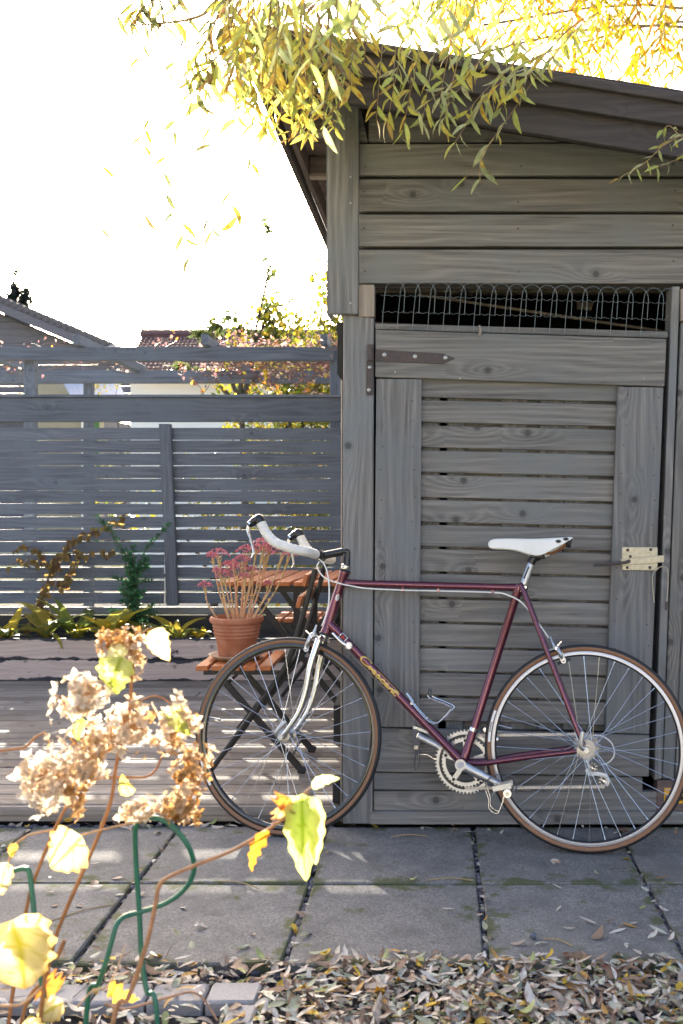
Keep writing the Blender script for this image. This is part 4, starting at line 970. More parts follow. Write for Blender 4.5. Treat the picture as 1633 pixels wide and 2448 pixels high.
for s in (-1, 1):
    obj('table_rail', MB().bar(TR @ V(-.31, .30 * s, .670), TR @ V(.31, .30 * s, .670), .012, .032), M_BLK, t)
    y = .27 * s
    obj('leg', MB().bar(TR @ V(-.22, y, .665), TR @ V(.30, y, .0), .012, .026, bev=.002), M_BLK, t)
    obj('leg', MB().bar(TR @ V(.24, y * .9, .665), TR @ V(-.28, y * .9, .0), .012, .026, bev=.002), M_BLK, t)
    obj('brace', MB().bar(TR @ V(.0, y * .95, .66), TR @ V(.0, y * .95, .36), .012, .03), M_BLK, t)
obj('stretcher', MB().tube([TR @ V(.25, -.26, .06), TR @ V(.25, .26, .06)], .006, 8), M_BLK, t)
obj('stretcher', MB().tube([TR @ V(-.22, -.24, .07), TR @ V(-.22, .24, .07)], .006, 8), M_BLK, t)

# ------------------------------------------------------------------ pot, saucer and the stonecrop in it
M_TERRA = plain('terracotta', (0.34, 0.118, 0.060), 0.8, c2=(0.42, 0.185, 0.110), scale=14, bump=0.25)
M_SAUC = plain('pale_clay_saucer', (0.42, 0.29, 0.20), 0.75, c2=(0.50, 0.38, 0.28), scale=20, bump=0.2)
PX, PY, PZ = -.818, 4.10, .494
sau = obj('saucer', MB().lathe([(0, 0), (.085, 0), (.104, .014), (.113, .018), (.114, .021), (.110, .022), (.100, .017), (.084, .006), (0, .006)], 48, Matrix.Translation((PX, PY, PZ))), M_SAUC, smooth=50)
tag(sau, 'pale clay saucer under the terracotta pot on the chair', 'saucer')
pz = PZ + .0065
pot = thing('flower_pot', 'ridged terracotta pot standing in a saucer on the chair', 'flower pot', (PX, PY, pz))
prof = [(0, 0), (.070, 0), (.0725, .003), (.084, .076), (.0850, .079), (.0895, .082), (.0905, .087), (.0880, .092), (.0885, .094), (.0925, .097), (.0935, .102), (.0905, .107), (.0910, .109), (.0955, .112), (.0965, .117), (.0935, .122), (.0940, .124), (.0985, .128), (.0965, .138), (.1050, .142), (.1095, .149), (.1095, .159), (.1060, .166), (.1000, .167), (.0965, .160), (.090, .140), (0, .138)]
obj('pot_body', MB().lathe(prof, 56, Matrix.Translation((PX, PY, pz))), M_TERRA, pot, smooth=50)
obj('potting_soil', MB().lathe([(0, .146), (.05, .147), (.0905, .141)], 24, Matrix.Translation((PX, PY, pz))), M_SOIL, pot, smooth=180)
sed = thing('stonecrop', 'dry stonecrop with pink flower heads on tan stems in the terracotta pot', 'plant', (PX, PY, pz + .145))
SR = random.Random(3)
heads = [(522, 1326, 26), (536, 1376, 20), (545, 1353, 20), (571, 1362, 24), (577, 1340, 22), (590, 1318, 26), (629, 1302, 26), (645, 1306, 20), (634, 1322, 22), (676, 1321, 24), (690, 1328, 18), (642, 1395, 12), (601, 1360, 12), (585, 1377, 14), (490, 1399, 16), (524, 1364, 16), (508, 1330, 14), (559, 1352, 18), (612, 1312, 18), (556, 1330, 0), (606, 1345, 0)]
for (hx, hy, hr) in heads:
    Y = PY + SR.uniform(-.05, .06); top = W(hx, hy, Y)
    bx_ = PX + (top.x - PX) * .38 + SR.uniform(-.012, .012); a = V(max(PX - .075, min(PX + .075, bx_)), PY + (Y - PY) * .6, pz + .142)
    if hx < 500: a = V(PX - .072, PY - .02, pz + .150)
    mid = a.lerp(top, .5) + V((a.x - PX) * .25, 0, 0)
    pts = sm([a, a.lerp(mid, .5), mid, top - V(0, 0, .012)], 5); n = len(pts)
    cst = (SR.uniform(.52, .64), SR.uniform(.32, .40), SR.uniform(.17, .22))
    m = MB().tube(pts, [.0038 - .0014 * i / n for i in range(n)], 7, col=cst)
    for k in range(9):                                    # dry bracts and side leaves up the stem
        i = SR.randrange(n // 3, n); q = pts[i]; d = V(SR.uniform(-1, 1), SR.uniform(-1, 1), SR.uniform(.2, 1)).normalized() * SR.uniform(.008, .019); s_ = d.orthogonal().normalized() * .003
        m.add([q, q + d * .6 + s_, q + d, q + d * .6 - s_], [(0, 1, 2, 3)], (.58, .42, .16))
    if hr:                                                # branching under the head
        for k in range(6):
            d = V(math.cos(k), math.sin(k), 0) * hr * .00042 * 1.5 * SR.uniform(.5, 1.2)
            m.tube([pts[-4], pts[-2] + d * .5, top + d + V(0, 0, -.002)], [.0012, .001, .0009], 5, col=(.55, .42, .18))
    obj('stem', m, M_STEMC, sed, smooth=60)
    if hr:
        m = MB(); rr = hr / FPX * Y * 1.12
        for k in range(int(24 + hr * 3.2)):
            a_ = SR.uniform(0, 2 * PI); r_ = rr * math.sqrt(SR.random()); cl = .5 + .5 * math.sin(a_ * 3 + hx)
            q = top + V(r_ * math.cos(a_), r_ * math.sin(a_) * .8, (1 - (r_ / rr) ** 2) * rr * .55 - .006 * cl * (r_ / rr) + SR.uniform(-.002, .002))
            f = SR.random(); colr = (.62 + .22 * f, .22 + .22 * f, .29 + .20 * f)
            m.ball(q, SR.uniform(.0022, .0036), col=colr, n=5, m=3)
        obj('flower_head', m, M_FLOR, sed, smooth=180)

# ------------------------------------------------------------------ leaf shapes
def leaf_pts(n, nw, wid, curl, fold, rnd, wavy=0.0, shape='lance', tipx=1.0):
    """unit leaf along +X: returns verts, faces and (u, v) per vertex"""
    vs_ = []; uv = []; fs_ = []
    cy = rnd.uniform(-.10, .10)
    for i in range(n + 1):
        u = i / n
        if shape == 'lance': w_ = wid * (math.sin(PI * min(1, u) ** .80) ** .85) if 0 < u < 1 else 0
        elif shape == 'ovate': w_ = wid * (math.sin(PI * u ** .60) ** .72) * (1 - .18 * u) if 0 < u < 1 else 0
        else: w_ = wid * (1 - .75 * u) * min(1, u * 6 + .35) if u < 1 else 0
        cx = u; cz = -curl * (u ** 1.6) * 1.0
        cx = math.sin(curl * u) / curl if abs(curl) > .05 else u
        cz = -(1 - math.cos(curl * u)) / curl if abs(curl) > .05 else 0
        for k in range(nw + 1):
            v = -1 + 2 * k / nw
            edge = 1 + (wavy * math.sin(u * 27 + (1 if v > 0 else 4) + 5 * cy) if abs(v) == 1 else 0)
            y = v * w_ * edge + cy * math.sin(PI * u)
            z = cz + abs(v) * w_ * fold + wavy * .45 * w_ * math.sin(u * 13 + v * 3)
            vs_.append(V(cx, y, z)); uv.append((u, v))
    for i in range(n):
        for k in range(nw): a = i * (nw + 1) + k; fs_.append((a, a + 1, a + nw + 2, a + nw + 1))
    return vs_, fs_, uv
def variants(cols, nshape, seed, wid=(.085, .12), n=6, curl=(-.3, .9), fold=.35, shape='lance', wavy=0.0, spots=0.0, nw=2):
    out = []; r = random.Random(seed)
    for c in cols:
        for s in range(nshape):
            v, f, uv = leaf_pts(n, nw, r.uniform(*wid), r.uniform(*curl), fold * r.uniform(.4, 1.2), r, wavy, shape)
            cc = []
            for (u, w_) in uv:
                k = 1.0 + (.12 if abs(w_) < .1 else 0) + r.uniform(-.06, .06); q = [min(1, c[0] * k), min(1, c[1] * k), min(1, c[2] * k)]
                if spots and r.random() < spots: q = [q[0] * .55 + .05, q[1] * .36, q[2] * .3]
                cc.append(tuple(q))
            out.append((v, f, cc))
    return out
class Leaves:                                             # leaves collected, biggest in view made into parts, the rest joined
    def __init__(s, vars_, mat, pname, sname): s.vars = vars_; s.mat = mat; s.L = []; s.pname = pname; s.sname = sname; s.me = {}
    def add(s, M, k, size): s.L.append((size, M, k))
    def build(s, parent, nobj, top=None):
        s.L.sort(key=lambda t: -t[0])
        for (sz, M, k) in s.L[:nobj]:
            if k not in s.me:
                v, f, c = s.vars[k]; m = MB().add(v, f, list(c)); s.me[k] = mesh_of(s.pname, m, s.mat, 180, recalc=False)
            o = inst(s.pname, s.me[k], parent, M)
            if top: top(o, k, M)
        rest = s.L[nobj:]
        if rest:
            V_ = []; F_ = []; C_ = []; n0 = 0
            for (sz, M, k) in rest:
                v, f, c = s.vars[k]; a = np.array([tuple(p) for p in v]); Mi = np.array(M)
                V_.append(a @ Mi[:3, :3].T + Mi[:3, 3]); F_ += [[i + n0 for i in q] for q in f]; C_ += c; n0 += len(v)
            m = MB(); m.v = np.concatenate(V_).tolist(); m.f = F_; m.c = C_
            return obj(s.sname, m, s.mat, parent, smooth=180, kind='stuff', recalc=False)
def leafM(o, d, up, L): return basis(o, d, up) @ Matrix.Diagonal((L, L, L, 1))

# ------------------------------------------------------------------ planting in the raised bed
HR = random.Random(21)
HOSTA = variants([(.40, .36, .07), (.26, .30, .06), (.52, .40, .05), (.34, .29, .07), (.17, .22, .06)], 3, 5, wid=(.06, .13), n=8, curl=(.8, 2.2), fold=.5, wavy=.12)
hl = ['yellowing strap-leaved plant at the left end of the planter', 'floppy yellow-green plant left of the dry climber', 'olive strap-leaved plant below the dry climber', 'large yellow-lit plant between the climber and the conifer', 'arching thin-leaved plant right of the conifer', 'limp fading plant between the conifer and the pot', 'broad pale leaf clump just left of the flower pot']
for i, (px, py, sc_, nl) in enumerate(((10, 1560, .28, 10), (110, 1545, .32, 12), (185, 1540, .34, 12), (265, 1530, .33, 15), (355, 1520, .28, 10), (430, 1525, .26, 9), (478, 1560, .18, 6))):
    Y = 6.06 + HR.uniform(-.04, .06); o = W(px, 0, Y); o.z = .285
    h = thing('strap_leaf_plant', hl[i], 'plant', tuple(o), group='fading perennials in the planter')
    LV = Leaves(HOSTA, M_HLEAF, 'leaf', 'leaf_mass')
    for k in range(nl):
        a = HR.uniform(0, 2 * PI); d = V(math.cos(a), math.sin(a) * .6 - .15, HR.uniform(.8, 2.0))
        b0 = o + V(HR.uniform(-.02, .02), HR.uniform(-.02, .02), 0)
        LV.add(leafM(b0, d, V(math.cos(a + .4), math.sin(a + .4), -.3) * -1 + V(0, 0, 1), sc_ * HR.uniform(.7, 1.25)), HR.randrange(len(HOSTA)), 1)
    LV.build(h, 60)
# small conifer
cn = thing('conifer', 'small dark green conifer growing in the planter before the fence', 'conifer', (-1.88, 6.18, .28))
obj('stem', MB().tube(sm([V(-1.88, 6.18, .27), V(-1.865, 6.18, .45), V(-1.875, 6.19, .68)], 4), [.012] * 4 + [.006] * 5, 6, col=(.09, .06, .045)), M_STEMC, cn)
NEED = variants([(.045, .15, .065), (.035, .115, .055), (.08, .21, .08)], 2, 9, wid=(.10, .16), n=3, curl=(-.3, .3), fold=.2)
LN = Leaves(NEED, M_LEAF, 'sprig', 'needles')
arms = []
for k in range(26):
    z = .32 + .42 * (k / 26); a = HR.uniform(0, 2 * PI); r_ = (.13 if z < .62 else .09) * HR.uniform(.5, 1.1)
    arms.append([V(-1.872, 6.18, z), V(-1.872 + r_ * math.cos(a), 6.18 + r_ * .7 * math.sin(a), z + HR.uniform(.02, .12))])
arms += [[V(-1.87, 6.18, .55), W(340, 1330, 6.2), W(372, 1290, 6.22), W(405, 1255, 6.25)], [V(-1.87, 6.18, .6), W(285, 1310, 6.2), W(262, 1265, 6.22), W(240, 1245, 6.24)], [V(-1.87, 6.18, .6), W(318, 1310, 6.2)], [W(300, 1400, 6.15), W(360, 1390, 6.1)]]
for pts in arms:
    pp = sm(pts, 6); mtw = MB().tube(pp, .0025, 5, col=(.10, .07, .05)); obj('branch', mtw, M_STEMC, cn)
    for q in range(len(pp) * (16 if len(pts) == 2 else 9)):
        i = HR.randrange(len(pp)); d = V(HR.uniform(-1, 1), HR.uniform(-1, 1), HR.uniform(-.2, 1)).normalized()
        LN.add(leafM(pp[i] + d * .004, d, V(HR.uniform(-1, 1), -1, .5), HR.uniform(.016, .036)), HR.randrange(len(NEED)), HR.random())
LN.build(cn, 60)
# dry climber
cl = thing('dry_climber', 'withered brown climber with hanging leaves left of the conifer', 'climber', (-2.5, 6.3, .28))
CLV = variants([(.26, .17, .06), (.17, .10, .05), (.34, .24, .07), (.20, .15, .06)], 3, 13, wid=(.33, .45), n=5, curl=(.2, 1.4), fold=.35, shape='ovate', wavy=.15)
LC = Leaves(CLV, M_HLEAF, 'leaf', 'leaf_mass')
vines = [[(60, 1500), (85, 1460), (105, 1420), (120, 1370), (145, 1330), (165, 1300), (190, 1285), (240, 1262), (300, 1240)], [(105, 1420), (120, 1360), (150, 1325), (120, 1345), (70, 1340), (20, 1350)], [(165, 1300), (185, 1330), (170, 1370), (150, 1400)], [(150, 1325), (200, 1322), (270, 1320)], [(110, 1330), (80, 1308), (40, 1310)], [(120, 1470), (105, 1440), (110, 1400), (135, 1345)]]
for vp in vines:
    pp = sm([W(x, y, 6.28 + .02 * math.sin(x)) for x, y in vp], 6); obj('stem', MB().tube(pp, .0025, 5, col=(.14, .08, .05)), M_STEMC, cl)
    for q in range(int(len(pp) * 1.5)):
        i = HR.randrange(len(pp)); d = V(HR.uniform(-.7, .7), HR.uniform(-1, .2), HR.uniform(-1.2, -.1)).normalized()
        LC.add(leafM(pp[i] + V(HR.uniform(-.02, .02), -.01, HR.uniform(-.02, .02)), d, V(HR.uniform(-.6, .6), -1, .6), HR.uniform(.03, .055)), HR.randrange(len(CLV)), HR.random())
LC.build(cl, 200)
for i, (a, b_, lb) in enumerate((((150, 1330), (118, 1480), 'thin string slanting through the dry climber'), ((232, 1440), (222, 1350), 'thin string between the climber and the conifer'), ((405, 1290), (380, 1470), 'thin string right of the conifer before the fence post'))):
    tag(obj('string', MB().tube(sm([W(a[0], a[1], 6.22), W((a[0] + b_[0]) / 2 - 5, (a[1] + b_[1]) / 2, 6.2), W(b_[0], b_[1], 6.15)], 6), .0012, 4), M_RAFT), lb, 'string')

# ------------------------------------------------------------------ hydrangea and its wire supports, close to the camera
hy = thing('hydrangea', 'backlit dry hydrangea with papery flower heads and yellow leaves in the bed', 'hydrangea', (-.75, 1.6, -.02))
GR = random.Random(5)
def stem(pts, Y, r0, r1, col=(.30, .135, .055)):
    if not isinstance(Y, (list, tuple)): Y = [Y] * len(pts)
    pp = sm([W(p[0], p[1], y) for p, y in zip(pts, Y)], 6); n = len(pp)
    obj('stem', MB().tube(pp, [(r0 + (r1 - r0) * i / n) * (.86 + .10 * math.sin(i * 1.7) * (i % 3 == 0)) for i in range(n)], 8, col=col), M_STEMC, hy)
def down(p, Y): return (p[0] + (p[0] - PCX) * 0.0, p[1])
G0 = PHY + FPX * (CAMH + .02) / 1.6
stem([(-20, G0), (50, 2448), (107, 2339), (129, 2251), (161, 2168), (187, 2109), (220, 2034), (252, 1954), (268, 1900), (276, 1840), (288, 1782), (300, 1720), (312, 1690), (314, 1625), (322, 1560), (318, 1545)], 1.60, .0042, .0028)
stem([(-40, G0), (20, 2448), (50, 2250), (67, 2154), (88, 2087), (129, 1986), (174, 1900), (192, 1878), (230, 1862), (290, 1858), (345, 1858), (372, 1840), (390, 1800)], 1.62, .0040, .0020)
stem([(190, G0 + 40), (270, 2448), (306, 2387), (350, 2258), (371, 2165), (379, 2122), (399, 2099), (466, 2069), (558, 2032), (651, 1976), (690, 1945), (735, 1895)], 1.50, .0046, .0028, (.36, .18, .09))
stem([(0, 1795), (40, 1790), (62, 1785), (85, 1762), (110, 1750)], 1.6, .003, .002)
stem([(335, 1964), (268, 1978), (204, 1994), (180, 2000)], 1.58, .0022, .0016, (.45, .26, .13))
stem([(335, 1964), (400, 1920), (470, 1890)], 1.58, .0022, .0012, (.45, .26, .13))
stem([(40, 2015), (70, 1996), (118, 1986), (129, 1986)], 1.6, .002, .002, (.45, .26, .13))
stem([(20, 2060), (28, 2030), (40, 2015)], 1.6, .0018, .002, (.45, .26, .13))
stem([(312, 1690), (330, 1678), (368, 1664), (398, 1674), (412, 1690)], 1.6, .0018, .0016)
stem([(318, 1545), (335, 1520), (352, 1505), (372, 1502)], 1.6, .0017, .0014)
stem([(651, 1976), (668, 1935), (690, 1925), (715, 1915), (728, 1895), (745, 1880)], 1.5, .0016, .0013, (.55, .28, .17))
stem([(50, G0), (107, 2339), (135, 2290), (154, 2248)], 1.55, .0042, .0038)
stem([(0, 2405), (50, 2402), (90, 2370), (120, 2340)], 1.55, .003, .002, (.45, .26, .13))
stem([(250, 2400), (300, 2412), (400, 2385), (470, 2375), (520, 2440)], 1.7, .003, .002, (.36, .20, .13))
stem([(185, 2408), (220, 2370), (262, 2352), (300, 2260)], 1.6, .002, .0015, (.55, .40, .28))
FCOL = [(.74, .60, .46), (.66, .49, .32), (.50, .29, .11), (.80, .71, .60), (.36, .17, .05), (.60, .40, .21)]
def floret(c, r):
    vs_ = []; fs_ = []; cc = []
    for k in range(4):
        a = PI / 2 * k + r.uniform(-.2, .2); s_ = r.uniform(.8, 1.15); d = V(math.cos(a), math.sin(a), 0); p_ = V(-d.y, d.x, 0); b0 = len(vs_); up = r.uniform(.1, .7)
        vs_ += [V(0, 0, 0), d * .5 * s_ + p_ * .42 + V(0, 0, up * .35), d * 1.0 * s_ + V(0, 0, up * .8), d * .5 * s_ - p_ * .42 + V(0, 0, up * .35)]
        fs_ += [(b0, b0 + 1, b0 + 2), (b0, b0 + 2, b0 + 3)]; k2 = r.uniform(.75, 1.15)
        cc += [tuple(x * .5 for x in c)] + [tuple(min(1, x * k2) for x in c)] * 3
    return vs_, fs_, cc
FV = [floret(c, GR) for c in FCOL for _ in range(3)]
def head(cx, cy, rx, ry, Y, n, cols, npart, tilt=0.0, lab=None, size=(.0080, .0140)):
    c0 = W(cx, cy, Y); h = thing('flower_head', None, None, tuple(c0), parent=hy)
    sx = rx * 1.06 / FPX * Y; sz = ry * 1.06 / FPX * Y; n = int(n * .95); LF = Leaves(FV, M_FLOR, 'floret', 'floret_mass')
    mtw = MB()
    for k in range(n):
        d = V(GR.gauss(0, 1), GR.gauss(0, 1), GR.gauss(0, 1)).normalized(); rad = GR.uniform(.45, 1.12) * (1 + .22 * math.sin(3 * d.x + cx) * math.cos(4 * d.z))
        q = V(d.x * sx, d.y * min(sx, sz) * .9, d.z * sz) * rad; ct, st_ = math.cos(tilt), math.sin(tilt)
        q = V(q.x * ct - q.z * st_, q.y, q.x * st_ + q.z * ct)
        nrm = (q.normalized() + V(GR.uniform(-.5, .5), GR.uniform(-.5, .5), GR.uniform(-.5, .5))).normalized(); ci = GR.choice(cols)
        L = GR.uniform(*size); x = nrm.orthogonal().normalized(); x.rotate(Quaternion(nrm, GR.uniform(0, 6.28)))
        LF.add(leafM(c0 + q, x, nrm, L), ci * 3 + GR.randrange(3), L - d.y * .01)
        if k % 3 == 0: mtw.tube([c0 + q * .15, c0 + q * .6 + V(0, 0, -.002), c0 + q], .0007, 4, col=(.42, .22, .09))
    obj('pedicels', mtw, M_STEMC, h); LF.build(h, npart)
head(285, 1540, 56, 42, 1.58, 120, [2, 4, 5, 1, 2, 4], 34, size=(.005, .0085))
head(318, 1570, 24, 45, 1.60, 34, [0, 3, 5], 10)
head(195, 1665, 78, 50, 1.56, 95, [0, 3, 3, 1, 0], 34, .3)
head(305, 1740, 62, 62, 1.58, 105, [0, 3, 1, 5, 0], 34)
head(230, 1760, 90, 40, 1.60, 80, [1, 0, 5, 2], 20, .1)
head(112, 1855, 68, 66, 1.55, 115, [3, 0, 3, 1, 0], 40)
head(190, 1830, 62, 46, 1.58, 80, [0, 1, 3, 5], 26)
head(180, 1910, 30, 32, 1.57, 26, [1, 5, 2], 8)
head(420, 1735, 48, 62, 1.57, 80, [1, 0, 5, 2, 0], 26, -.2)
head(455, 1845, 42, 62, 1.58, 85, [1, 0, 2, 5, 4], 28, -.2)
head(430, 1925, 44, 42, 1.58, 75, [2, 5, 1, 4], 22)
head(335, 1935, 62, 20, 1.60, 45, [0, 3, 1], 14, .3)
def hleaf(base, tip, Y, wid, curl, cols, seed, up=V(0, -1, .2), wavy=.10, fold=.3, roll=0.0):
    """one broad leaf from stalk to tip with a green midrib and browned rim"""
    r = random.Random(seed); v, f, uv = leaf_pts(26, 10, wid, curl, fold, r, wavy, 'ovate'); a = W(base[0], base[1], Y); b_ = W(tip[0], tip[1], Y + roll); d = b_ - a; L = d.length
    cc = []
    for (u, w_) in uv:
        rim = max(abs(w_) ** 4, max(0, (u - .82) / .18)); vein = max(0, 1 - abs(w_) * 6) * .95 + (max(0, math.cos((u * 7 - abs(w_) * 2.2) * PI * 1.0)) ** 10) * .7
        c = [cols[0][k] + (cols[1][k] - cols[0][k]) * min(1, vein + (cols[3] if len(cols) > 3 else 0) * (u > .55)) for k in range(3)]
        e = min(1, rim * r.uniform(.4, 1.1)); c = [c[k] + (cols[2][k] - c[k]) * e for k in range(3)]; cc.append(tuple(c))
    e_, z_ = d.normalized(), up
    M = basis(a, d, up) @ Matrix.Diagonal((L, L, L, 1)); m = MB().add([M @ p for p in v], f, cc)
    return obj('leaf', m, M_HLEAF, hy, smooth=180, recalc=False)
YEL_ = ((.66, .60, .32), (.42, .40, .03), (.46, .24, .02)); GRN = ((.50, .54, .20), (.24, .32, .02), (.34, .36, .04), .6); BRN = ((.50, .20, .03), (.34, .10, .02), (.20, .07, .02))
hleaf((292, 1570), (268, 1668), 1.54, .46, .5, GRN, 1)
hleaf((292, 1575), (262, 1530), 1.55, .50, .9, ((.80, .76, .42), (.60, .62, .20), (.60, .55, .2)), 2)
hleaf((372, 1502), (402, 1585), 1.60, .34, .4, ((.74, .66, .40), (.44, .46, .05), (.46, .22, .02)), 3)
hleaf((408, 1690), (455, 1765), 1.55, .26, .5, GRN, 4)
hleaf((196, 2000), (112, 2082), 1.56, .52, .3, YEL_, 5)
hleaf((28, 2200), (45, 2385), 1.48, .56, .35, YEL_, 6)
hleaf((60, 2185), (90, 2300), 1.50, .50, .3, YEL_, 61)
hleaf((18, 2062), (-5, 2150), 1.58, .30, .4, YEL_, 7)
hleaf((40, 2018), (14, 2064), 1.58, .22, .9, ((.60, .40, .06), (.48, .26, .03), (.30, .12, .02)), 8)
hleaf((722, 1898), (728, 2120), 1.49, .20, .25, ((.46, .52, .16), (.22, .30, .02), (.50, .50, .14), .2), 9)
hleaf((748, 1905), (752, 2080), 1.51, .16, .3, ((.58, .58, .24), (.36, .40, .05), (.52, .46, .14)), 10)
hleaf((718, 1900), (706, 2040), 1.50, .22, .5, ((.44, .52, .12), (.24, .34, .03), (.38, .42, .08)), 11)
hleaf((690, 1905), (640, 1970), 1.49, .34, 1.9, BRN, 12, wavy=.5)
hleaf((670, 1925), (692, 1978), 1.50, .42, 1.6, ((.62, .42, .16), (.50, .22, .05), (.30, .10, .02)), 13, wavy=.4)
hleaf((640, 1985), (592, 2100), 1.49, .13, .5, ((.72, .36, .03), (.56, .22, .02), (.40, .14, .02)), 14, wavy=.3)
hleaf((745, 1880), (812, 1862), 1.50, .20, .3, ((.66, .70, .30), (.30, .42, .03), (.70, .70, .3)), 15)
hleaf((95, 2345), (170, 2385), 1.6, .42, 1.8, BRN, 16, wavy=.4)
hleaf((150, 2395), (70, 2445), 1.55, .34, .6, YEL_, 17)
hleaf((262, 2352), (335, 2412), 1.58, .20, .9, ((.76, .46, .05), (.62, .34, .04), (.40, .18, .02)), 18, wavy=.4)
hleaf((60, 2440), (110, 2500), 1.5, .4, .6, YEL_, 19)
hleaf((315, 1900), (285, 1850), 1.6, .3, .7, ((.7, .66, .2), (.5, .5, .06), (.4, .25, .03)), 20)
hleaf((198, 1718), (182, 1780), 1.57, .2, .4, ((.34, .46, .10), (.22, .34, .04), (.3, .34, .08)), 21)
M_GREEN = plain('green_plastic_coated_wire', (0.020, 0.130, 0.085), 0.35, var=0.15, scale=40)
def support(label, pts, Y, r):
    pp = [W(p[0], p[1], Y + dy) for (p, dy) in zip(pts, [.02 * math.sin(i * .55) for i in range(len(pts))])]
    first = pp[0].copy(); last = pp[-1].copy(); first.z = -.1; last.z = -.1
    tag(obj('plant_support', MB().tube(sm([first] + pp + [last], 6), r, 10), M_GREEN, smooth=60), label, 'plant support', 'green wire plant supports in the bed')
support('green wire plant support with a round loop, right of the dry flowers', [(376, 2447), (350, 2367), (338, 2281), (333, 2182), (325, 2062), (323, 1993), (330, 1964), (346, 1955), (375, 1956), (409, 1973), (446, 2016), (462, 2056), (462, 2089), (442, 2125), (399, 2158), (333, 2181), (306, 2188), (292, 2195), (278, 2212), (268, 2246), (254, 2297), (236, 2350), (206, 2433)], 1.62, .0042)
support('green wire plant support bent over at the left edge', [(-60, 2110), (0, 2092), (40, 2080), (59, 2077), (70, 2088), (80, 2168), (88, 2262), (99, 2350), (107, 2448)], 1.60, .0042)

# ------------------------------------------------------------------ creeper over the pergola
CR = random.Random(33)
cre = thing('creeper', 'half-bare creeper with dry purple and yellow leaves sprawling over the pergola beams', 'creeper', (-.6, 8.3, 0))
CRV = variants([(.20, .10, .11), (.28, .16, .14), (.44, .34, .30), (.15, .09, .09), (.46, .34, .05), (.42, .20, .04), (.36, .36, .06)], 2, 17, wid=(.28, .42), n=4, curl=(-.4, 1.2), fold=.4, shape='ovate', wavy=.1)
LR = Leaves(CRV, M_HLEAF, 'leaf', 'leaf_mass')
obj('stem', MB().tube(sm([V(-.60, 8.35, 0), V(-.66, 8.32, 1.1), V(-.72, 8.1, 2.15), V(-1.4, 7.6, 2.26), V(-2.6, 7.3, 2.25)], 6), [.022] * 12 + [.012] * 13, 6, col=(.12, .085, .07)), M_STEMC, cre)
for k in range(95):
    x0 = CR.uniform(-3.9, -.6) if CR.random() < .14 else CR.uniform(-1.75, -.6); y0 = CR.uniform(6.75, 8.3); z0 = 2.20 + CR.uniform(-.02, .04)
    pts = [V(x0, y0, z0)]
    for s in range(5):
        pts.append(pts[-1] + V(CR.uniform(-.22, .22), CR.uniform(-.18, .12), CR.uniform(-.05, .05) - (.05 if CR.random() < .3 else 0)))
    pp = sm(pts, 4); obj('stem', MB().tube(pp, .0030, 5, col=(.15, .10, .085)), M_STEMC, cre)
    for q in range(34 if x0 > -2 else 16):
        i = CR.randrange(len(pp)); d = V(CR.uniform(-1, 1), CR.uniform(-1, .4), CR.uniform(-1, .7)).normalized(); ci = CR.choice([0, 0, 0, 1, 1, 1, 2, 2, 3, 3, 3, 5] + ([4, 6] if x0 > -1.4 else []))
        LR.add(leafM(pp[i] + V(CR.uniform(-.03, .03), CR.uniform(-.03, .03), CR.uniform(-.04, .05)), d, V(CR.uniform(-1, 1), CR.uniform(-1, 1), 1), CR.uniform(.016, .040)), ci * 2 + CR.randrange(2), CR.random())
for k in range(9):                                        # shoots hanging under the beams
    x0 = CR.uniform(-1.9, -.75); y0 = CR.uniform(6.8, 7.9); pp = sm([V(x0, y0, 2.2), V(x0 + .03, y0, 2.05), V(x0 + CR.uniform(-.15, .15), y0, 1.92), V(x0 + CR.uniform(-.25, .25), y0, 1.86)], 5)
    obj('stem', MB().tube(pp, .0026, 5, col=(.15, .10, .085)), M_STEMC, cre)
    for q in range(9):
        LR.add(leafM(pp[CR.randrange(6, len(pp))], V(CR.uniform(-1, 1), -.4, CR.uniform(-1, .3)), V(CR.uniform(-1, 1), -1, .4), CR.uniform(.025, .05)), CR.choice([2, 3, 4, 5, 8, 9, 10]), CR.random())
LR.build(cre, 300)

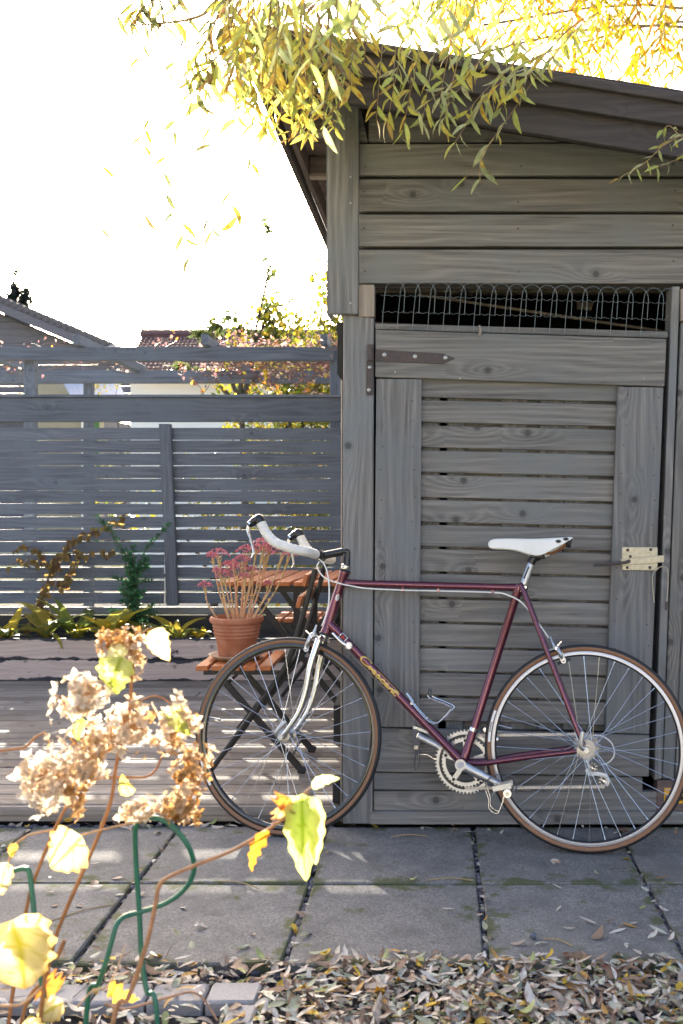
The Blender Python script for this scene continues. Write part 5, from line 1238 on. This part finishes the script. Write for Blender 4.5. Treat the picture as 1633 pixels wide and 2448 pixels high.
# ------------------------------------------------------------------ trees and shrubs behind the fence
def bush(name, label, cat, base, trunk_h, blobs, cols, nleaf, size, nobj, seed, stemcol=(.07, .055, .045), limbs=True):
    r = random.Random(seed); b = thing(name, label, cat, base); o = Vector(base)
    vv = variants(cols, 2, seed, wid=(.26, .36), n=3, curl=(-.3, .8), fold=.3, shape='ovate')
    L = Leaves(vv, M_LEAF, 'leaf', 'foliage')
    obj('trunk', MB().tube(sm([o, o + V(.03, 0, trunk_h * .5), o + V(-.02, .02, trunk_h)], 5), [.05 - .003 * i for i in range(11)], 7, col=stemcol), M_STEMC, b)
    tot = sum(q[3] * q[4] for q in blobs)
    for (x, y, z, rx, rz, dens) in [(q[0], q[1], q[2], q[3], q[4], q[5] if len(q) > 5 else 1) for q in blobs]:
        c = V(x, y, z); st_ = o + V(0, 0, min(trunk_h, max(.2, z - o.z - rz)) * .9)
        obj('branch', MB().tube(sm([st_, st_.lerp(c, .5) + V(0, 0, .06), c, c + V(r.uniform(-.1, .1), 0, rz * .8)], 4), [.02] * 4 + [.012] * 4 + [.006] * 5, 5, col=stemcol), M_STEMC, b)
        n = int(nleaf * rx * rz / tot * dens)
        cl = [(r.gauss(0, .5), r.gauss(0, .5), r.gauss(0, .5)) for _ in range(max(3, n // 28))]
        for k in range(n):
            g_ = r.choice(cl); p = c + V((g_[0] + r.gauss(0, .16)) * rx, (g_[1] + r.gauss(0, .16)) * rx, (g_[2] + r.gauss(0, .16)) * rz)
            d = V(r.uniform(-1, 1), r.uniform(-1, 1), r.uniform(-1, .5)).normalized()
            L.add(leafM(p, d, V(r.uniform(-1, 1), r.uniform(-1, 1), 1), size * r.uniform(.65, 1.3)), r.randrange(len(vv)), -p.y + r.uniform(-.3, .3))
    L.build(b, nobj); return b
YG = [(.24, .23, .022), (.15, .19, .025), (.30, .26, .025), (.07, .10, .03), (.34, .24, .03)]
bush('yellowing_shrub', 'tall yellow-green shrub rising behind the pergola next to the shed corner', 'shrub', (-1.35, 9.4, -.04), 1.7,
     [(-1.42, 9.4, 2.30, .55, .42, 1.5), (-1.05, 9.3, 2.45, .42, .75, 1.4), (-.86, 9.3, 3.0, .20, .55, 1.2), (-1.15, 9.2, 1.55, .7, .6, 1.6), (-1.0, 9.2, .7, .8, .6, 1.6), (-1.62, 9.4, 2.75, .25, .30, .8)], YG, 8200, .068, 200, 4)
bush('thin_sapling', 'thin dark-leaved sapling poking up above the shrub and the red roof', 'sapling', (-1.75, 9.0, -.04), 2.2,
     [(-1.50, 9.0, 3.25, .06, .18, 1.0), (-1.52, 9.0, 2.86, .08, .18, .8), (-1.78, 9.0, 2.72, .28, .08, 1.1), (-2.05, 9.0, 2.65, .12, .16, 1.4), (-1.60, 9.0, 2.62, .12, .14, 1.0), (-2.2, 9.0, 2.30, .22, .12, 1.2)], [(.06, .085, .035), (.10, .13, .04), (.15, .17, .05)], 420, .075, 150, 8)
bush('low_hedge', 'low yellow-green bush seen through the gaps of the fence left of its post', 'bush', (-2.2, 9.8, -.04), .5,
     [(-2.6, 9.8, .9, .8, .5), (-1.9, 9.9, .8, .8, .5)], YG, 420, .08, 120, 9)
bush('yellow_bush', 'small pale yellow bush between the two neighbouring houses', 'bush', (-6.6, 21, -.04), 2.0, [(-6.75, 21, 3.2, .5, .6), (-6.5, 21, 2.2, .7, .7)], [(.6, .55, .2), (.5, .42, .1)], 300, .10, 40, 15)
bush('far_conifer', 'slim dark tree top above the left roof ridge', 'tree', (-11.5, 27.5, 0), 5.6,
     [(-11.62, 27.5, 6.85, .13, .40, 1.3), (-11.42, 27.5, 6.55, .17, .45, 1.4), (-11.75, 27.5, 6.45, .12, .35, 1.2), (-11.25, 27.5, 6.75, .08, .45, 1.0), (-11.5, 27.5, 5.8, .4, .5, 1)], [(.035, .045, .035), (.05, .06, .045)], 1900, .13, 0, 12)

# ------------------------------------------------------------------ neighbouring houses
M_HWALL = wood('house_cladding', (.150, .148, .175), (.092, .090, .112), var=.1)
M_HBEIGE = plain('beige_render', (.30, .27, .20), .9, var=.08, scale=3)
M_HWHITE = plain('white_render', (.80, .79, .76), .9, var=.03, scale=3)
M_TILE = plain('dark_roof_tiles', (.075, .070, .080), .55, var=.2, scale=20)
M_TILER = plain('red_brown_roof_tiles', (.140, .075, .072), .6, var=.2, scale=12)
M_GUT = plain('zinc_gutter', (.30, .31, .34), .4, .6)
M_GLASS = plain('dark_window_glass', (.03, .04, .05), .05, 0, coat=1)
M_GREENP = plain('green_door_paint', (.06, .16, .05), .5)
M_AWN = plain('blue_grey_awning', (.30, .34, .42), .7)
h1 = thing('neighbour_house', 'dark clad house with a tiled roof sloping down, beyond the fence at the left edge', 'house', (-14, 26, 0))
HY = 24.0
a0 = W(-220, 615, HY); a1 = W(275, 823, HY); dr = (a1 - a0).normalized(); nr = V(-dr.z, 0, dr.x); Lr = (a1 - a0).length
def slope(u, y, h): return a0 + dr * u + nr * h + V(0, y, 0)
c = [[[slope(u, y, h) for h in (-.16, -.06)] for y in (0, 9)] for u in (0, Lr)]
roof = obj('roof', MB().hexa(c, 0), M_TILE, h1, smooth=0)
tb = None; nt = 32
for k in range(nt):
    u = Lr * (k + .5) / nt; M = Matrix.Translation(slope(u, 4.5, -.06))
    if tb is None: tb = mesh_of('tile_course', MB().tube([V(0, -4.53, 0), V(0, 4.5, 0)], Lr / nt * .52, 8), M_TILE, 40)
    inst('tile_course', tb, roof, M)
c = [[[slope(u, y, h) for h in (-.36, -.16)] for y in (-.02, .03)] for u in (0, Lr - .05)]
obj('verge_board', MB().hexa(c, 0), M_HWALL, h1, smooth=0)
obj('gutter', MB().tube([slope(Lr + .02, -.1, -.14), slope(Lr + .02, 9, -.14)], .12, 10), M_GUT, h1)
c = [[[slope(u, y, h) for h in (-.62, -.37)] for y in (.50, 8.7)] for u in (0, Lr - .10)]
obj('eaves_board', MB().hexa(c, 0), M_HWALL, h1, smooth=0)
for k in range(26):                                       # cladding up the gable, ends cut to the roof slope
    z0 = 3.0 + k * .135 * 1.3; z1 = z0 + .168
    e0, e1 = [a0.x + ((z + .45) - a0.z) / dr.z * dr.x for z in (z0, z1)]
    if e1 < a0.x + .5: break
    m = MB(); m.hexa([[[V(a0.x, y, z) for z in (z0, z1)] for y in (HY + .45, HY + .50)], [[V(e, y, z) for (e, z) in ((e0, z0), (e1, z1))] for y in (HY + .45, HY + .50)]], 0); obj('cladding_board', m, M_HWALL, h1, smooth=0)
bx('wall', (a0.x, HY + .51, 0), (W(200, 0, HY + .5).x, HY + 8.5, 3.2), M_HWALL, h1, 0)
bx('render_wall', (W(83, 0, 22.9).x, 22.9, 0), (W(195, 0, 22.9).x, HY + .44, W(0, 918, 22.9).z), M_HBEIGE, h1, 0)
bx('corner_trim', (W(195.5, 0, 22.9).x, 22.86, 0), (W(209, 0, 22.9).x, 22.99, W(0, 918, 22.9).z), M_HWHITE, h1, .003, axis='z')
bx('door', (W(213, 0, 23).x, 23.0, 0), (W(237, 0, 23).x, 23.05, W(0, 915, 23).z), M_GREENP, h1, .003)
for k in range(5):
    q = [W(150 + 27 * k, 913, 22.5), W(150 + 27 * k + 26.4, 913, 22.5), W(168 + 26 * k + 25.4, 944, 21.2), W(168 + 26 * k, 944, 21.2)]
    m = MB(); m.add(q + [p + V(0, 0, -.02) for p in q], [(0, 1, 2, 3), (4, 7, 6, 5), (0, 4, 5, 1), (1, 5, 6, 2), (2, 6, 7, 3), (3, 7, 4, 0)]); obj('awning_panel', m, M_AWN, h1, smooth=0)
h2 = thing('neighbour_house', 'white rendered house with a red-brown tiled roof beyond the pergola', 'house', (-3.5, 17, 0))
bx('wall', (W(312, 0, 15).x, 15.0, 0), (2.6, 21, W(0, 914, 15).z), M_HWHITE, h2, 0)
bx('eaves_beam', (W(300, 0, 14.7).x, 14.7, W(0, 912, 14.7).z), (2.8, 14.78, W(0, 884, 14.7).z), M_HWALL, h2, .004)
nx = 90; xs0 = W(300, 0, 14.7).x; m = MB(); vs_ = []; fs_ = []
zE = W(0, 886, 14.6).z; zR = W(0, 805, 18.2).z
rows = 12
for j in range(rows + 1):
    t_ = j / rows
    for i in range(nx * 4 + 1):
        x = xs0 - .78 * t_ + (6.2 + .78 * t_) * i / (nx * 4)
        vs_.append((x, 14.6 + 3.6 * t_, zE + (zR - zE) * t_ + .035 * math.sin(i / 4 * 2 * PI)))
for j in range(rows):
    for i in range(nx * 4): a = j * (nx * 4 + 1) + i; fs_.append((a, a + 1, a + nx * 4 + 2, a + nx * 4 + 1))
m.add(vs_, fs_); rf = obj('roof', m, M_TILER, h2, smooth=180, recalc=False)
for j in range(rows):
    t_ = j / rows; y = 14.6 + 3.6 * t_; z = zE + (zR - zE) * t_
    obj('tile_course', MB().box((xs0 - .78 * t_, y - .012, z + .02), (xs0 + 6.2, y + .012, z + .045), 0), M_TILER, rf, smooth=0)
obj('ridge', MB().tube([V(xs0 - .80, 18.2, zR + .05), V(xs0 + 6.3, 18.2, zR + .05)], .09, 8), M_TILER, h2)
bx('verge_board', (xs0 - .06, 14.55, zE - .12), (xs0 - .02, 14.7, zE + .03), M_HWALL, h2, 0)

# ------------------------------------------------------------------ willows
WR = random.Random(77)
WCOL = [(.44, .42, .08), (.47, .36, .055), (.36, .40, .10), (.27, .31, .10), (.34, .23, .06), (.23, .26, .12), (.37, .39, .19), (.24, .14, .065), (.20, .205, .035), (.13, .145, .05), (.23, .17, .045)]
WV = variants(WCOL, 4, 23, wid=(.085, .125), n=7, curl=(-.5, 1.0), fold=.35, spots=.05)
near = thing('willow_tree', 'overhanging willow with green and yellow leaves drooping in front of the shed roof', 'willow tree', (2.9, 2.3, -.03))
obj('trunk', MB().tube(sm([V(2.9, 2.3, -.03), V(2.85, 2.35, 1.2), V(2.7, 2.5, 2.4), V(2.2, 2.7, 3.1)], 6), [.16] * 6 + [.13] * 6 + [.08] * 7, 12, col=(.15, .13, .11)), M_STEMC, near)
obj('bough', MB().tube(sm([V(2.2, 2.7, 3.1), V(1.4, 2.8, 3.35), V(.4, 2.85, 3.3), V(-.5, 2.8, 3.15), V(-1.0, 2.75, 2.95)], 6), [.06] * 6 + [.04] * 6 + [.025] * 6 + [.015] * 7, 10, col=(.15, .13, .11)), M_STEMC, near)
obj('bough', MB().tube(sm([V(2.2, 2.7, 3.1), V(1.6, 2.4, 3.2), V(.9, 2.3, 3.1), V(.3, 2.2, 2.95)], 6), [.04] * 6 + [.03] * 6 + [.018] * 7, 8, col=(.15, .13, .11)), M_STEMC, near)
LW = Leaves(WV, M_LEAF, 'leaf', 'leaf_mass')
def wtwig(pts, nleaf, cols, size=.066, start=.15, r_=.0014, droop=.9, tree=near, LL=LW):
    pp = sm(pts, 7); n = len(pp); obj('twig', MB().tube(pp, [r_ * 1.5 - r_ * i / n for i in range(n)], 5, col=WR.choice([(.20, .12, .06), (.30, .20, .09), (.24, .17, .10)])), M_STEMC, tree)
    for k in range(nleaf):
        i = int(n * (start + (1 - start) * (k + WR.random() * .7) / nleaf)); i = min(n - 1, i); tg = (pp[min(i + 1, n - 1)] - pp[max(i - 1, 0)]).normalized(); s_ = 1 if k % 2 else -1
        sd = V(s_ * WR.uniform(.4, 1.0), WR.uniform(-.6, .6), WR.uniform(-.2, .3))
        d = (tg * WR.uniform(.1, .8) + sd * 1.1 + V(0, 0, -droop * WR.uniform(.4, 1.3))).normalized()
        LL.add(leafM(pp[i], d, V(WR.uniform(-.8, .8), WR.uniform(-1, -.1), WR.uniform(-.2, .9)), size * WR.uniform(.7, 1.2)), WR.choice(cols) * 4 + WR.randrange(4), size / pp[i].y * (1 if LL is LW else 1) + WR.random() * .001)
def tw(px, Ys, nleaf, cols, **k):
    if not isinstance(Ys, (list, tuple)): Ys = [Ys + WR.uniform(-.05, .05) for _ in px]
    w_ = [W(p[0], p[1], y) for p, y in zip(px, Ys)]
    wtwig(w_, nleaf, cols, **k)
    if px[0][1] < 0 and k.get('tree', near) is near:      # carried on up to the bough out of view
        q = w_[0]; wtwig([V(q.x + .12, q.y + (2.8 - q.y) * .8, 3.16), V(q.x + .05, q.y + (2.8 - q.y) * .3, (q.z + 3.16) / 2 + .06), q], 4, cols, size=.06, r_=.0020)
brt = [0, 0, 1, 1, 2, 4]; mid = [0, 2, 2, 6, 3, 1]; shd = [2, 6, 6, 0, 3, 1]; brn = [0, 4, 7, 9, 10, 8]
# dense curtain left of the roof apex
for k in range(28):
    ex = WR.uniform(545, 850); ey = 200 + WR.uniform(-70, 120) - abs(ex - 760) * .25
    sx = ex + WR.uniform(-20, 70); Y = WR.choice([2.55, 2.75, 2.9, 3.02])
    tw([(sx, -60), (sx - 8, ey * .35), (ex + 6, ey * .7), (ex, ey)], Y, WR.randrange(11, 16), WR.choice([brt, mid, mid, brn]), size=.062)
for (ex, ey) in ((735, 335), (715, 300), (800, 310), (770, 270), (700, 255), (815, 200), (690, 330), (662, 322), (640, 312)):
    tw([(ex + 40, -40), (ex + 30, ey * .4), (ex + 14, ey * .75), (ex, ey)], WR.choice([2.9, 3.02]), 15, brt)
for k in range(9):                                        # in front of the roof corner
    ex = WR.uniform(560, 660); ey = WR.uniform(190, 310); tw([(ex + 50, -40), (ex + 30, 70), (ex + 10, ey * .7), (ex, ey)], WR.choice([2.9, 3.0]), 13, mid + brt)
for k in range(12):                                       # browned backlit tufts further left
    ex = WR.uniform(425, 590); ey = WR.uniform(150, 290); tw([(ex + 90, -40), (ex + 60, 60), (ex + 20, ey * .7), (ex, ey)], WR.choice([2.8, 3.0, 3.2]), 11, brn + [0, 2])
for k in range(8):
    ex = WR.uniform(250, 420); ey = WR.uniform(20, 110); tw([(ex + 160, -50), (ex + 70, -20), (ex, ey)], 3.0, 6, [10, 9, 9, 8, 5], start=.45)
# drooping band across the fascia
for (sx, sy, ex, ey, c_) in ((900, -30, 870, 150, brt), (930, -30, 900, 285, brt), (960, -20, 940, 200, mid), (1000, -20, 925, 300, brt), (1010, -30, 975, 260, mid), (1050, -30, 960, 330, mid), (1075, -20, 1010, 290, mid), (1110, -20, 1050, 250, shd), (1150, -30, 1060, 300, shd),
                             (1230, 60, 1050, 290, shd), (1260, 90, 1000, 265, shd), (1300, 100, 1110, 275, shd), (1280, 110, 1085, 345, shd), (1320, 120, 1150, 240, shd), (1350, 60, 1190, 270, shd), (1400, 40, 1235, 225, mid), (1380, 60, 1270, 170, mid), (1430, 30, 1310, 150, mid), (1180, -30, 1120, 170, mid), (1220, -20, 1170, 150, mid), (1290, -20, 1240, 120, mid), (1100, -40, 1075, 140, mid), (990, -40, 985, 130, mid)):
    tw([(sx, sy), (sx + (ex - sx) * .35, sy + (ey - sy) * .25), (sx + (ex - sx) * .75, sy + (ey - sy) * .68), (ex, ey)], WR.choice([2.85, 2.95, 3.05]), 14, c_)
tw([(1290, 170), (1230, 260), (1180, 330), (1110, 430)], 2.95, 7, shd, start=.2); tw([(1180, 330), (1150, 380), (1148, 440)], 2.95, 3, [5, 6])
# a few large leaves near the camera, out of focus
for (ex, ey) in ((740, 160), (660, 130), (1050, 40), (770, 320), (590, 60), (840, 60)):
    tw([(ex + 50, -90), (ex + 22, ey * .3), (ex, ey)], 1.75, 6, [2, 3, 5, 6], size=.062)
# thin sprays hanging in the sky
for pts, n in (([(560, 250), (585, 330), (600, 380), (575, 440)], 5), ([(575, 420), (560, 455), (553, 500), (572, 520)], 3), ([(440, 230), (420, 300), (392, 400), (400, 470)], 6), ([(400, 470), (430, 520), (440, 560), (455, 620)], 5), ([(500, 500), (505, 540), (512, 570)], 4), ([(380, 240), (350, 300), (340, 360)], 4),
               ([(400, 470), (360, 500), (320, 520), (240, 545)], 6), ([(290, 330), (250, 390), (215, 440)], 3), ([(500, 260), (510, 330), (505, 350)], 3)):
    tw(pts, 3.0, n, [8, 9, 8, 10, 9], start=.25, r_=.0009)
tw([(530, -20), (495, 28), (455, 45), (410, 53), (365, 57), (300, 62)], 3.0, 4, [5, 1], r_=.004, start=.3); tw([(455, 45), (440, 90), (430, 130), (424, 185)], 3.0, 1, [5], r_=.0018)
# the sprig at the right edge
for q in ((1720, 250), (1700, 300), (1690, 330)): wtwig([V(1.45, 2.8, 3.33), W(2000, -250, 2.88), W(1830, 60, 2.9), W(q[0], q[1], 2.9)], 9, [2, 6, 0], size=.05, r_=.0022)
for q in ((560, 250), (440, 230), (380, 240), (500, 260), (290, 330)): wtwig([W(q[0] + 120, -330, 2.95), W(q[0] + 70, 40, 3.0), W(q[0], q[1], 3.0)], 4, [8, 9, 0], size=.055, r_=.0013)
for pts, n in (([(1720, 250), (1650, 310), (1590, 345), (1540, 390), (1480, 425)], 13), ([(1700, 300), (1640, 330), (1600, 300), (1580, 320)], 8), ([(1690, 330), (1640, 370), (1570, 400)], 8)):
    tw(pts, 2.9, n, [2, 6, 0, 6, 4], size=.048, start=.3, droop=.6)
LW.build(near, 300)
far = thing('willow_tree', 'bright yellow willow crown out of focus behind the shed roof', 'willow tree', (3.9, 6.6, -.04))
obj('trunk', MB().tube(sm([V(3.9, 6.6, -.04), V(3.85, 6.6, 1.6), V(3.7, 6.6, 3.2), V(3.4, 6.5, 4.4)], 6), [.2] * 6 + [.16] * 6 + [.10] * 7, 12, col=(.15, .13, .11)), M_STEMC, far)
WVF = variants([(.33, .255, .010), (.36, .23, .008), (.28, .26, .02), (.20, .21, .02), (.34, .15, .008), (.22, .20, .03), (.36, .33, .06), (.30, .12, .01), (.3, .25, .02), (.2, .2, .03), (.3, .2, .02)], 4, 24, wid=(.085, .125), n=7, curl=(-.5, 1.0), fold=.35, spots=.05)
LF_ = Leaves(WVF, M_LEAF, 'leaf', 'leaf_mass')
for k in range(14):
    x1 = WR.uniform(.2, 2.6); y1 = WR.uniform(5.6, 7.6); obj('bough', MB().tube(sm([V(3.6, 6.6, 3.6), V((3.2 + x1) / 2, (6.6 + y1) / 2, 4.5), V(x1, y1, 4.5)], 5), [.03] * 5 + [.010] * 6, 6, col=(.16, .12, .08)), M_STEMC, far)
for k in range(185):
    Y = WR.uniform(5.0, 7.6); x = WR.uniform(1030, 1800); y = WR.uniform(-70, 250) if x > 1300 else WR.uniform(-90, 130)
    lim = 135 + (x - 1170) * .17
    y = min(y, lim + 15)
    dx = WR.uniform(-150, 20); L = WR.uniform(120, 260)
    p0 = (x - dx, y - L); p1 = (x - dx * .45, y - L * .45); p2 = (x, y)
    tw([p0, p1, p2], Y, 17, [0, 0, 1, 1, 1, 0, 4, 2], size=.085, start=.1, tree=far, LL=LF_, r_=.0022)
LF_.build(far, 300)

# ------------------------------------------------------------------ gravel and fallen leaves
QR = random.Random(99)
stones = []
for k in range(7):
    bm = bmesh.new(); bmesh.ops.create_icosphere(bm, subdivisions=1, radius=1)
    for v in bm.verts: v.co *= QR.uniform(.72, 1.15)
    stones.append(([tuple(v.co) for v in bm.verts], [[v.index for v in f.verts] for f in bm.faces])); bm.free()
def gravel(n, region, name, label, zlo):
    m = MB(); Vs = []; n0 = 0
    for k in range(n):
        x, y = region(); s = QR.choice([.005, .006, .007, .008, .010, .013]); sv, sf = QR.choice(stones); c = QR.choice([(.16, .15, .17), (.22, .20, .21), (.10, .10, .125), (.26, .22, .22), (.07, .07, .08), (.30, .27, .26)])
        rot = Matrix.Rotation(QR.uniform(0, 6.28), 3, 'Z') @ Matrix.Diagonal((s * QR.uniform(.8, 1.4), s, s * QR.uniform(.5, .8)))
        m.add([rot @ Vector(v) + V(x, y, zlo + s * .4 + QR.uniform(0, .004)) for v in sv], sf, c)
    return tag(obj(name, m, M_STONE, smooth=0, recalc=False), label, 'gravel', kind='stuff')
def front(): return QR.uniform(-1.5, 1.25), QR.uniform(2.0, 2.478)
gravel(5200, front, 'gravel', 'grey gravel under the fallen leaves in front of the paving slabs', -.033)
gravel(1500, lambda: (QR.uniform(-2.2, -.36), QR.uniform(3.494, 3.548)), 'gravel', 'narrow strip of gravel between the deck edge and the slabs', -.022)
def jointpos():
    if QR.random() < .5: return QR.choice(jx) + QR.uniform(-.006, .006), QR.uniform(2.48, 3.49)
    return QR.uniform(-1.9, 1.9), 2.984 + QR.uniform(-.005, .005)
gravel(2600, jointpos, 'joint_grit', 'grit and debris in the joints of the paving', -.022)
DCOL = [(.50, .44, .36), (.38, .31, .25), (.54, .50, .44), (.27, .185, .13), (.44, .44, .36), (.31, .32, .22), (.19, .125, .085), (.60, .55, .48), (.58, .38, .05), (.40, .23, .07), (.34, .36, .15)]
DW = [7, 6, 5, 7, 5, 5, 5, 4, 2, 3, 2]
DV = variants(DCOL, 4, 41, wid=(.09, .23), n=6, curl=(-.8, 1.3), fold=.5, spots=.06)
DV += variants(DCOL, 1, 43, wid=(.26, .36), n=6, curl=(-.5, 1.6), fold=.4, shape='ovate', wavy=.2, spots=.15)
LD = Leaves(DV, M_DRY, 'fallen_leaf', 'leaf_litter')
def pick():
    c = QR.choices(range(len(DCOL)), DW)[0]
    return len(DCOL) * 4 + c if QR.random() < .08 else c * 4 + QR.randrange(4)
def dens(x, y):
    if y > 2.478: return 0
    if y < 2.36 and x < -.40: return .30 if y < 2.255 else .06
    d = .35 if y > 2.40 and x < -.3 else 1.0
    return d
def layleaf(x, y, z, tilt, L):
    a = QR.uniform(0, 2 * PI); d = V(math.cos(a), math.sin(a), QR.uniform(-tilt, tilt)); up = V(QR.uniform(-tilt, tilt), QR.uniform(-tilt, tilt), QR.choice([1, 1, 1, -1]))
    return leafM(V(x, y, z), d, up, L)
k = 0
while k < 4400:
    x = QR.uniform(-1.25, 1.0); y = QR.uniform(1.98, 2.53); 
    if QR.random() > (dens(x, y) if y <= 2.478 else (.10 if x < -.3 else .35 * max(0, 1 - (y - 2.478) / .05))): continue
    L = QR.choice([.020, .026, .031, .036, .040, .044, .048, .056]); z = (.006 if y > 2.47 else QR.uniform(-.014, .016)); tl = .12 if y > 2.47 else QR.choice([.1, .18, .3])
    if x < -.40 and 2.255 < y < 2.36: z = .017; tl = .1
    LD.add(layleaf(x, y, z + .004, tl, L), pick(), (L * 20 + z * 30) / y); k += 1
DNAME = ['pale tan', 'grey-brown', 'pale beige', 'dark brown', 'grey-green', 'olive', 'deep brown', 'whitish', 'yellow', 'orange-brown', 'dull green']
def lname(k, M):
    n = len(DCOL); c = k // 4 if k < 4 * n else k - 4 * n; L = M.to_scale().x
    return ('tiny ' if L < .03 else 'small ' if L < .045 else 'large ') + DNAME[c] + (' willow leaf' if k < 4 * n else ' rounded leaf')
def zone(M):
    x = M.translation.x
    return 'left of the front wheel' if x < -.78 else 'level with the front wheel' if x < -.30 else 'level with the gold lettering' if x < .0 else 'level with the pedals' if x < .26 else 'level with the rear wheel'
def leaftag(where, group):
    return lambda o, k, M: tag(o, lname(k, M) + ' ' + where + ', ' + zone(M), 'leaf', group)
LIT1 = LD.build(None, 130, leaftag('in the leaf litter', 'fallen leaves in the litter'))
LP = Leaves(DV, M_DRY, 'fallen_leaf', 'leaf_litter')
def onslab(px, py, L):
    Y = FPX * CAMH / (py - PHY); p = W(px, py, Y); LP.add(layleaf(p.x, p.y, .007, .15, L), pick(), 1)
for (px, py) in ((243, 1990), (372, 1998), (238, 2067), (290, 2067), (340, 2086), (300, 2103), (120, 2100), (230, 2110), (253, 2122), (297, 2145), (347, 2138), (130, 2136), (135, 2170), (200, 2172), (445, 2177), (462, 2220), (455, 2255), (432, 2240), (585, 2272), (610, 2240), (600, 2262), (785, 2046), (985, 2105), (1240, 2007), (1320, 2058), (1055, 2177), (1155, 2175), (1340, 2170), (1428, 2094), (1345, 2130), (1350, 2223), (1475, 2225), (1490, 2212), (1430, 2215), (1500, 2225), (1460, 2206), (1550, 2250), (1530, 2180), (1560, 2105), (1420, 2250), (1280, 2265), (1220, 2262), (1500, 2260), (1590, 2240), (1600, 2255), (1510, 2215), (1085, 1972), (880, 1972), (860, 1970), (1570, 2170), (720, 2245), (700, 2215), (708, 2185), (1148, 2070), (1150, 2145), (1152, 2190), (1158, 2230), (1160, 2252)):
    onslab(px + QR.uniform(-6, 6), py, QR.choice([.028, .035, .045, .055]))
LS = Leaves(DV, M_DRY, 'fallen_leaf', 'leaf_litter')
for k in range(60):
    x = -2.0 + 1.62 * QR.random() ** .8; LS.add(layleaf(x, QR.uniform(3.48, 3.53), QR.uniform(.002, .012), .5, QR.uniform(.03, .065)), pick(), 1)
for k in range(70):                                       # leaf scraps caught in the joints
    x = QR.choice(jx[2:9]) + QR.uniform(-.008, .008); LP.add(layleaf(x, QR.uniform(2.48, 3.45), QR.uniform(-.006, .006), .35, QR.choice([.022, .03, .036])), pick(), 1)
for k in range(16):
    LS.add(layleaf(QR.uniform(-.05, .85), 3.462 + QR.uniform(-.02, .008), .006, .3, QR.uniform(.03, .05)), pick(), 1)
LIT2 = LP.build(None, 75, leaftag('on the paving slabs', 'fallen leaves on the slabs'))
LIT3 = LS.build(None, 45, leaftag('by the deck and shed foot', 'fallen leaves along the deck and shed foot'))
LK = Leaves(DV, M_DRY, 'fallen_leaf', 'leaf_litter')
for k in range(25): LK.add(layleaf(QR.uniform(-2.6, -.4), QR.uniform(3.6, 5.7), .066, .2, QR.uniform(.03, .055)), pick(), 1)
LK.build(None, 40, leaftag('on the deck boards', 'fallen leaves on the deck'))
for o, lb in ((LIT1, 'carpet of dry pale willow leaves on the gravel before the slabs'), (LIT2, 'scraps of dry leaf caught in the joints between the slabs'), (LIT3, 'small dry leaves and bits gathered along the deck foot')):
    if o: tag(o, lb, 'leaf litter')
for i, (a, b_, lb) in enumerate((((935, 2004), (1020, 2002), 'forked tan twig on the slab right of the front wheel'), ((525, 2110), (620, 2128), 'thin pale twig on the joint under the yellow leaves'), ((1270, 1987), (1290, 2000), 'short twig on the slab below the pedals'), ((1300, 2248), (1370, 2266), 'thin twig on the slab near the litter at right'), ((1020, 2108), (1130, 2108), 'thin yellow stalk lying along the joint between slabs'), ((120, 2206), (275, 2166), 'long thin stalk on the left slabs'))):
    p = [W(q[0], q[1], FPX * CAMH / (q[1] - PHY)) + V(0, 0, .004) for q in (a, b_)]; md = (p[0] + p[1]) / 2 + V(0, .012, .003)
    tag(obj('twig', MB().tube(sm([p[0], md, p[1]], 5), .0016, 5, col=(.36, .26, .12)), M_STEMC), lb, 'twig')
pb = MB(); sv, sf = stones[0]; q = W(1275, 2246, FPX * CAMH / (2246 - PHY)); pb.add([Vector(v) * .012 + q + V(0, 0, .008) for v in sv], sf, (.12, .13, .16)); tag(obj('pebble', pb, M_STONE, smooth=0), 'blue-grey pebble on the slab near the litter', 'pebble')

# ------------------------------------------------------------------ unseen house added behind the viewer to bounce daylight onto the shaded front
h3 = thing('added_bounce_house', 'added grey-brown house behind the viewer, bouncing daylight onto the shed', 'house', (0, -16, 0))
M_HPALE = plain('grey_brown_render', (.17, .165, .16), .9, var=.05, scale=2)
bx('wall', (-11, -18.0, -.04), (11, -15.5, 5.4), M_HPALE, h3, 0)
for x in (-9, -5.4, -1.8, 1.8, 5.4, 9):
    for z in (.9, 3.4):
        w_ = bx('window', (x - .6, -15.5, z), (x + .6, -15.44, z + 1.3), M_HWHITE, h3, .005); bx('pane', (x - .5, -15.43, z + .1), (x + .5, -15.42, z + 1.2), M_GLASS, w_, 0)
c = [[[V(x, y, z) for z in ((5.4, 5.52) if y > -16 else (7.4, 7.52))] for y in (-15.0, -19.0)] for x in (-11.5, 11.5)]
obj('roof', MB().hexa(c, 0), M_TILER, h3, smooth=0)

# twigs and stalks mixed into the litter
m = MB()
for k in range(150):
    x = QR.uniform(-.95, .95); y = QR.uniform(2.02, 2.49); a = QR.uniform(0, 6.28); L = QR.uniform(.02, .075); d = V(math.cos(a), math.sin(a), QR.uniform(-.1, .2)) * L; p = V(x, y, QR.uniform(.0, .016)); c = QR.choice([(.16, .10, .06), (.30, .22, .13), (.42, .30, .16), (.10, .07, .05)])
    m.tube(sm([p, p + d * .5 + V(0, 0, QR.uniform(-.003, .006)) + V(-d.y, d.x, 0) * QR.uniform(-.15, .15), p + d], 3), QR.uniform(.0006, .0013), 4, col=c)
tag(obj('twig_litter', m, M_STEMC, smooth=60, recalc=False), 'fine twigs and leaf stalks scattered through the leaf litter', 'twigs', kind='stuff')
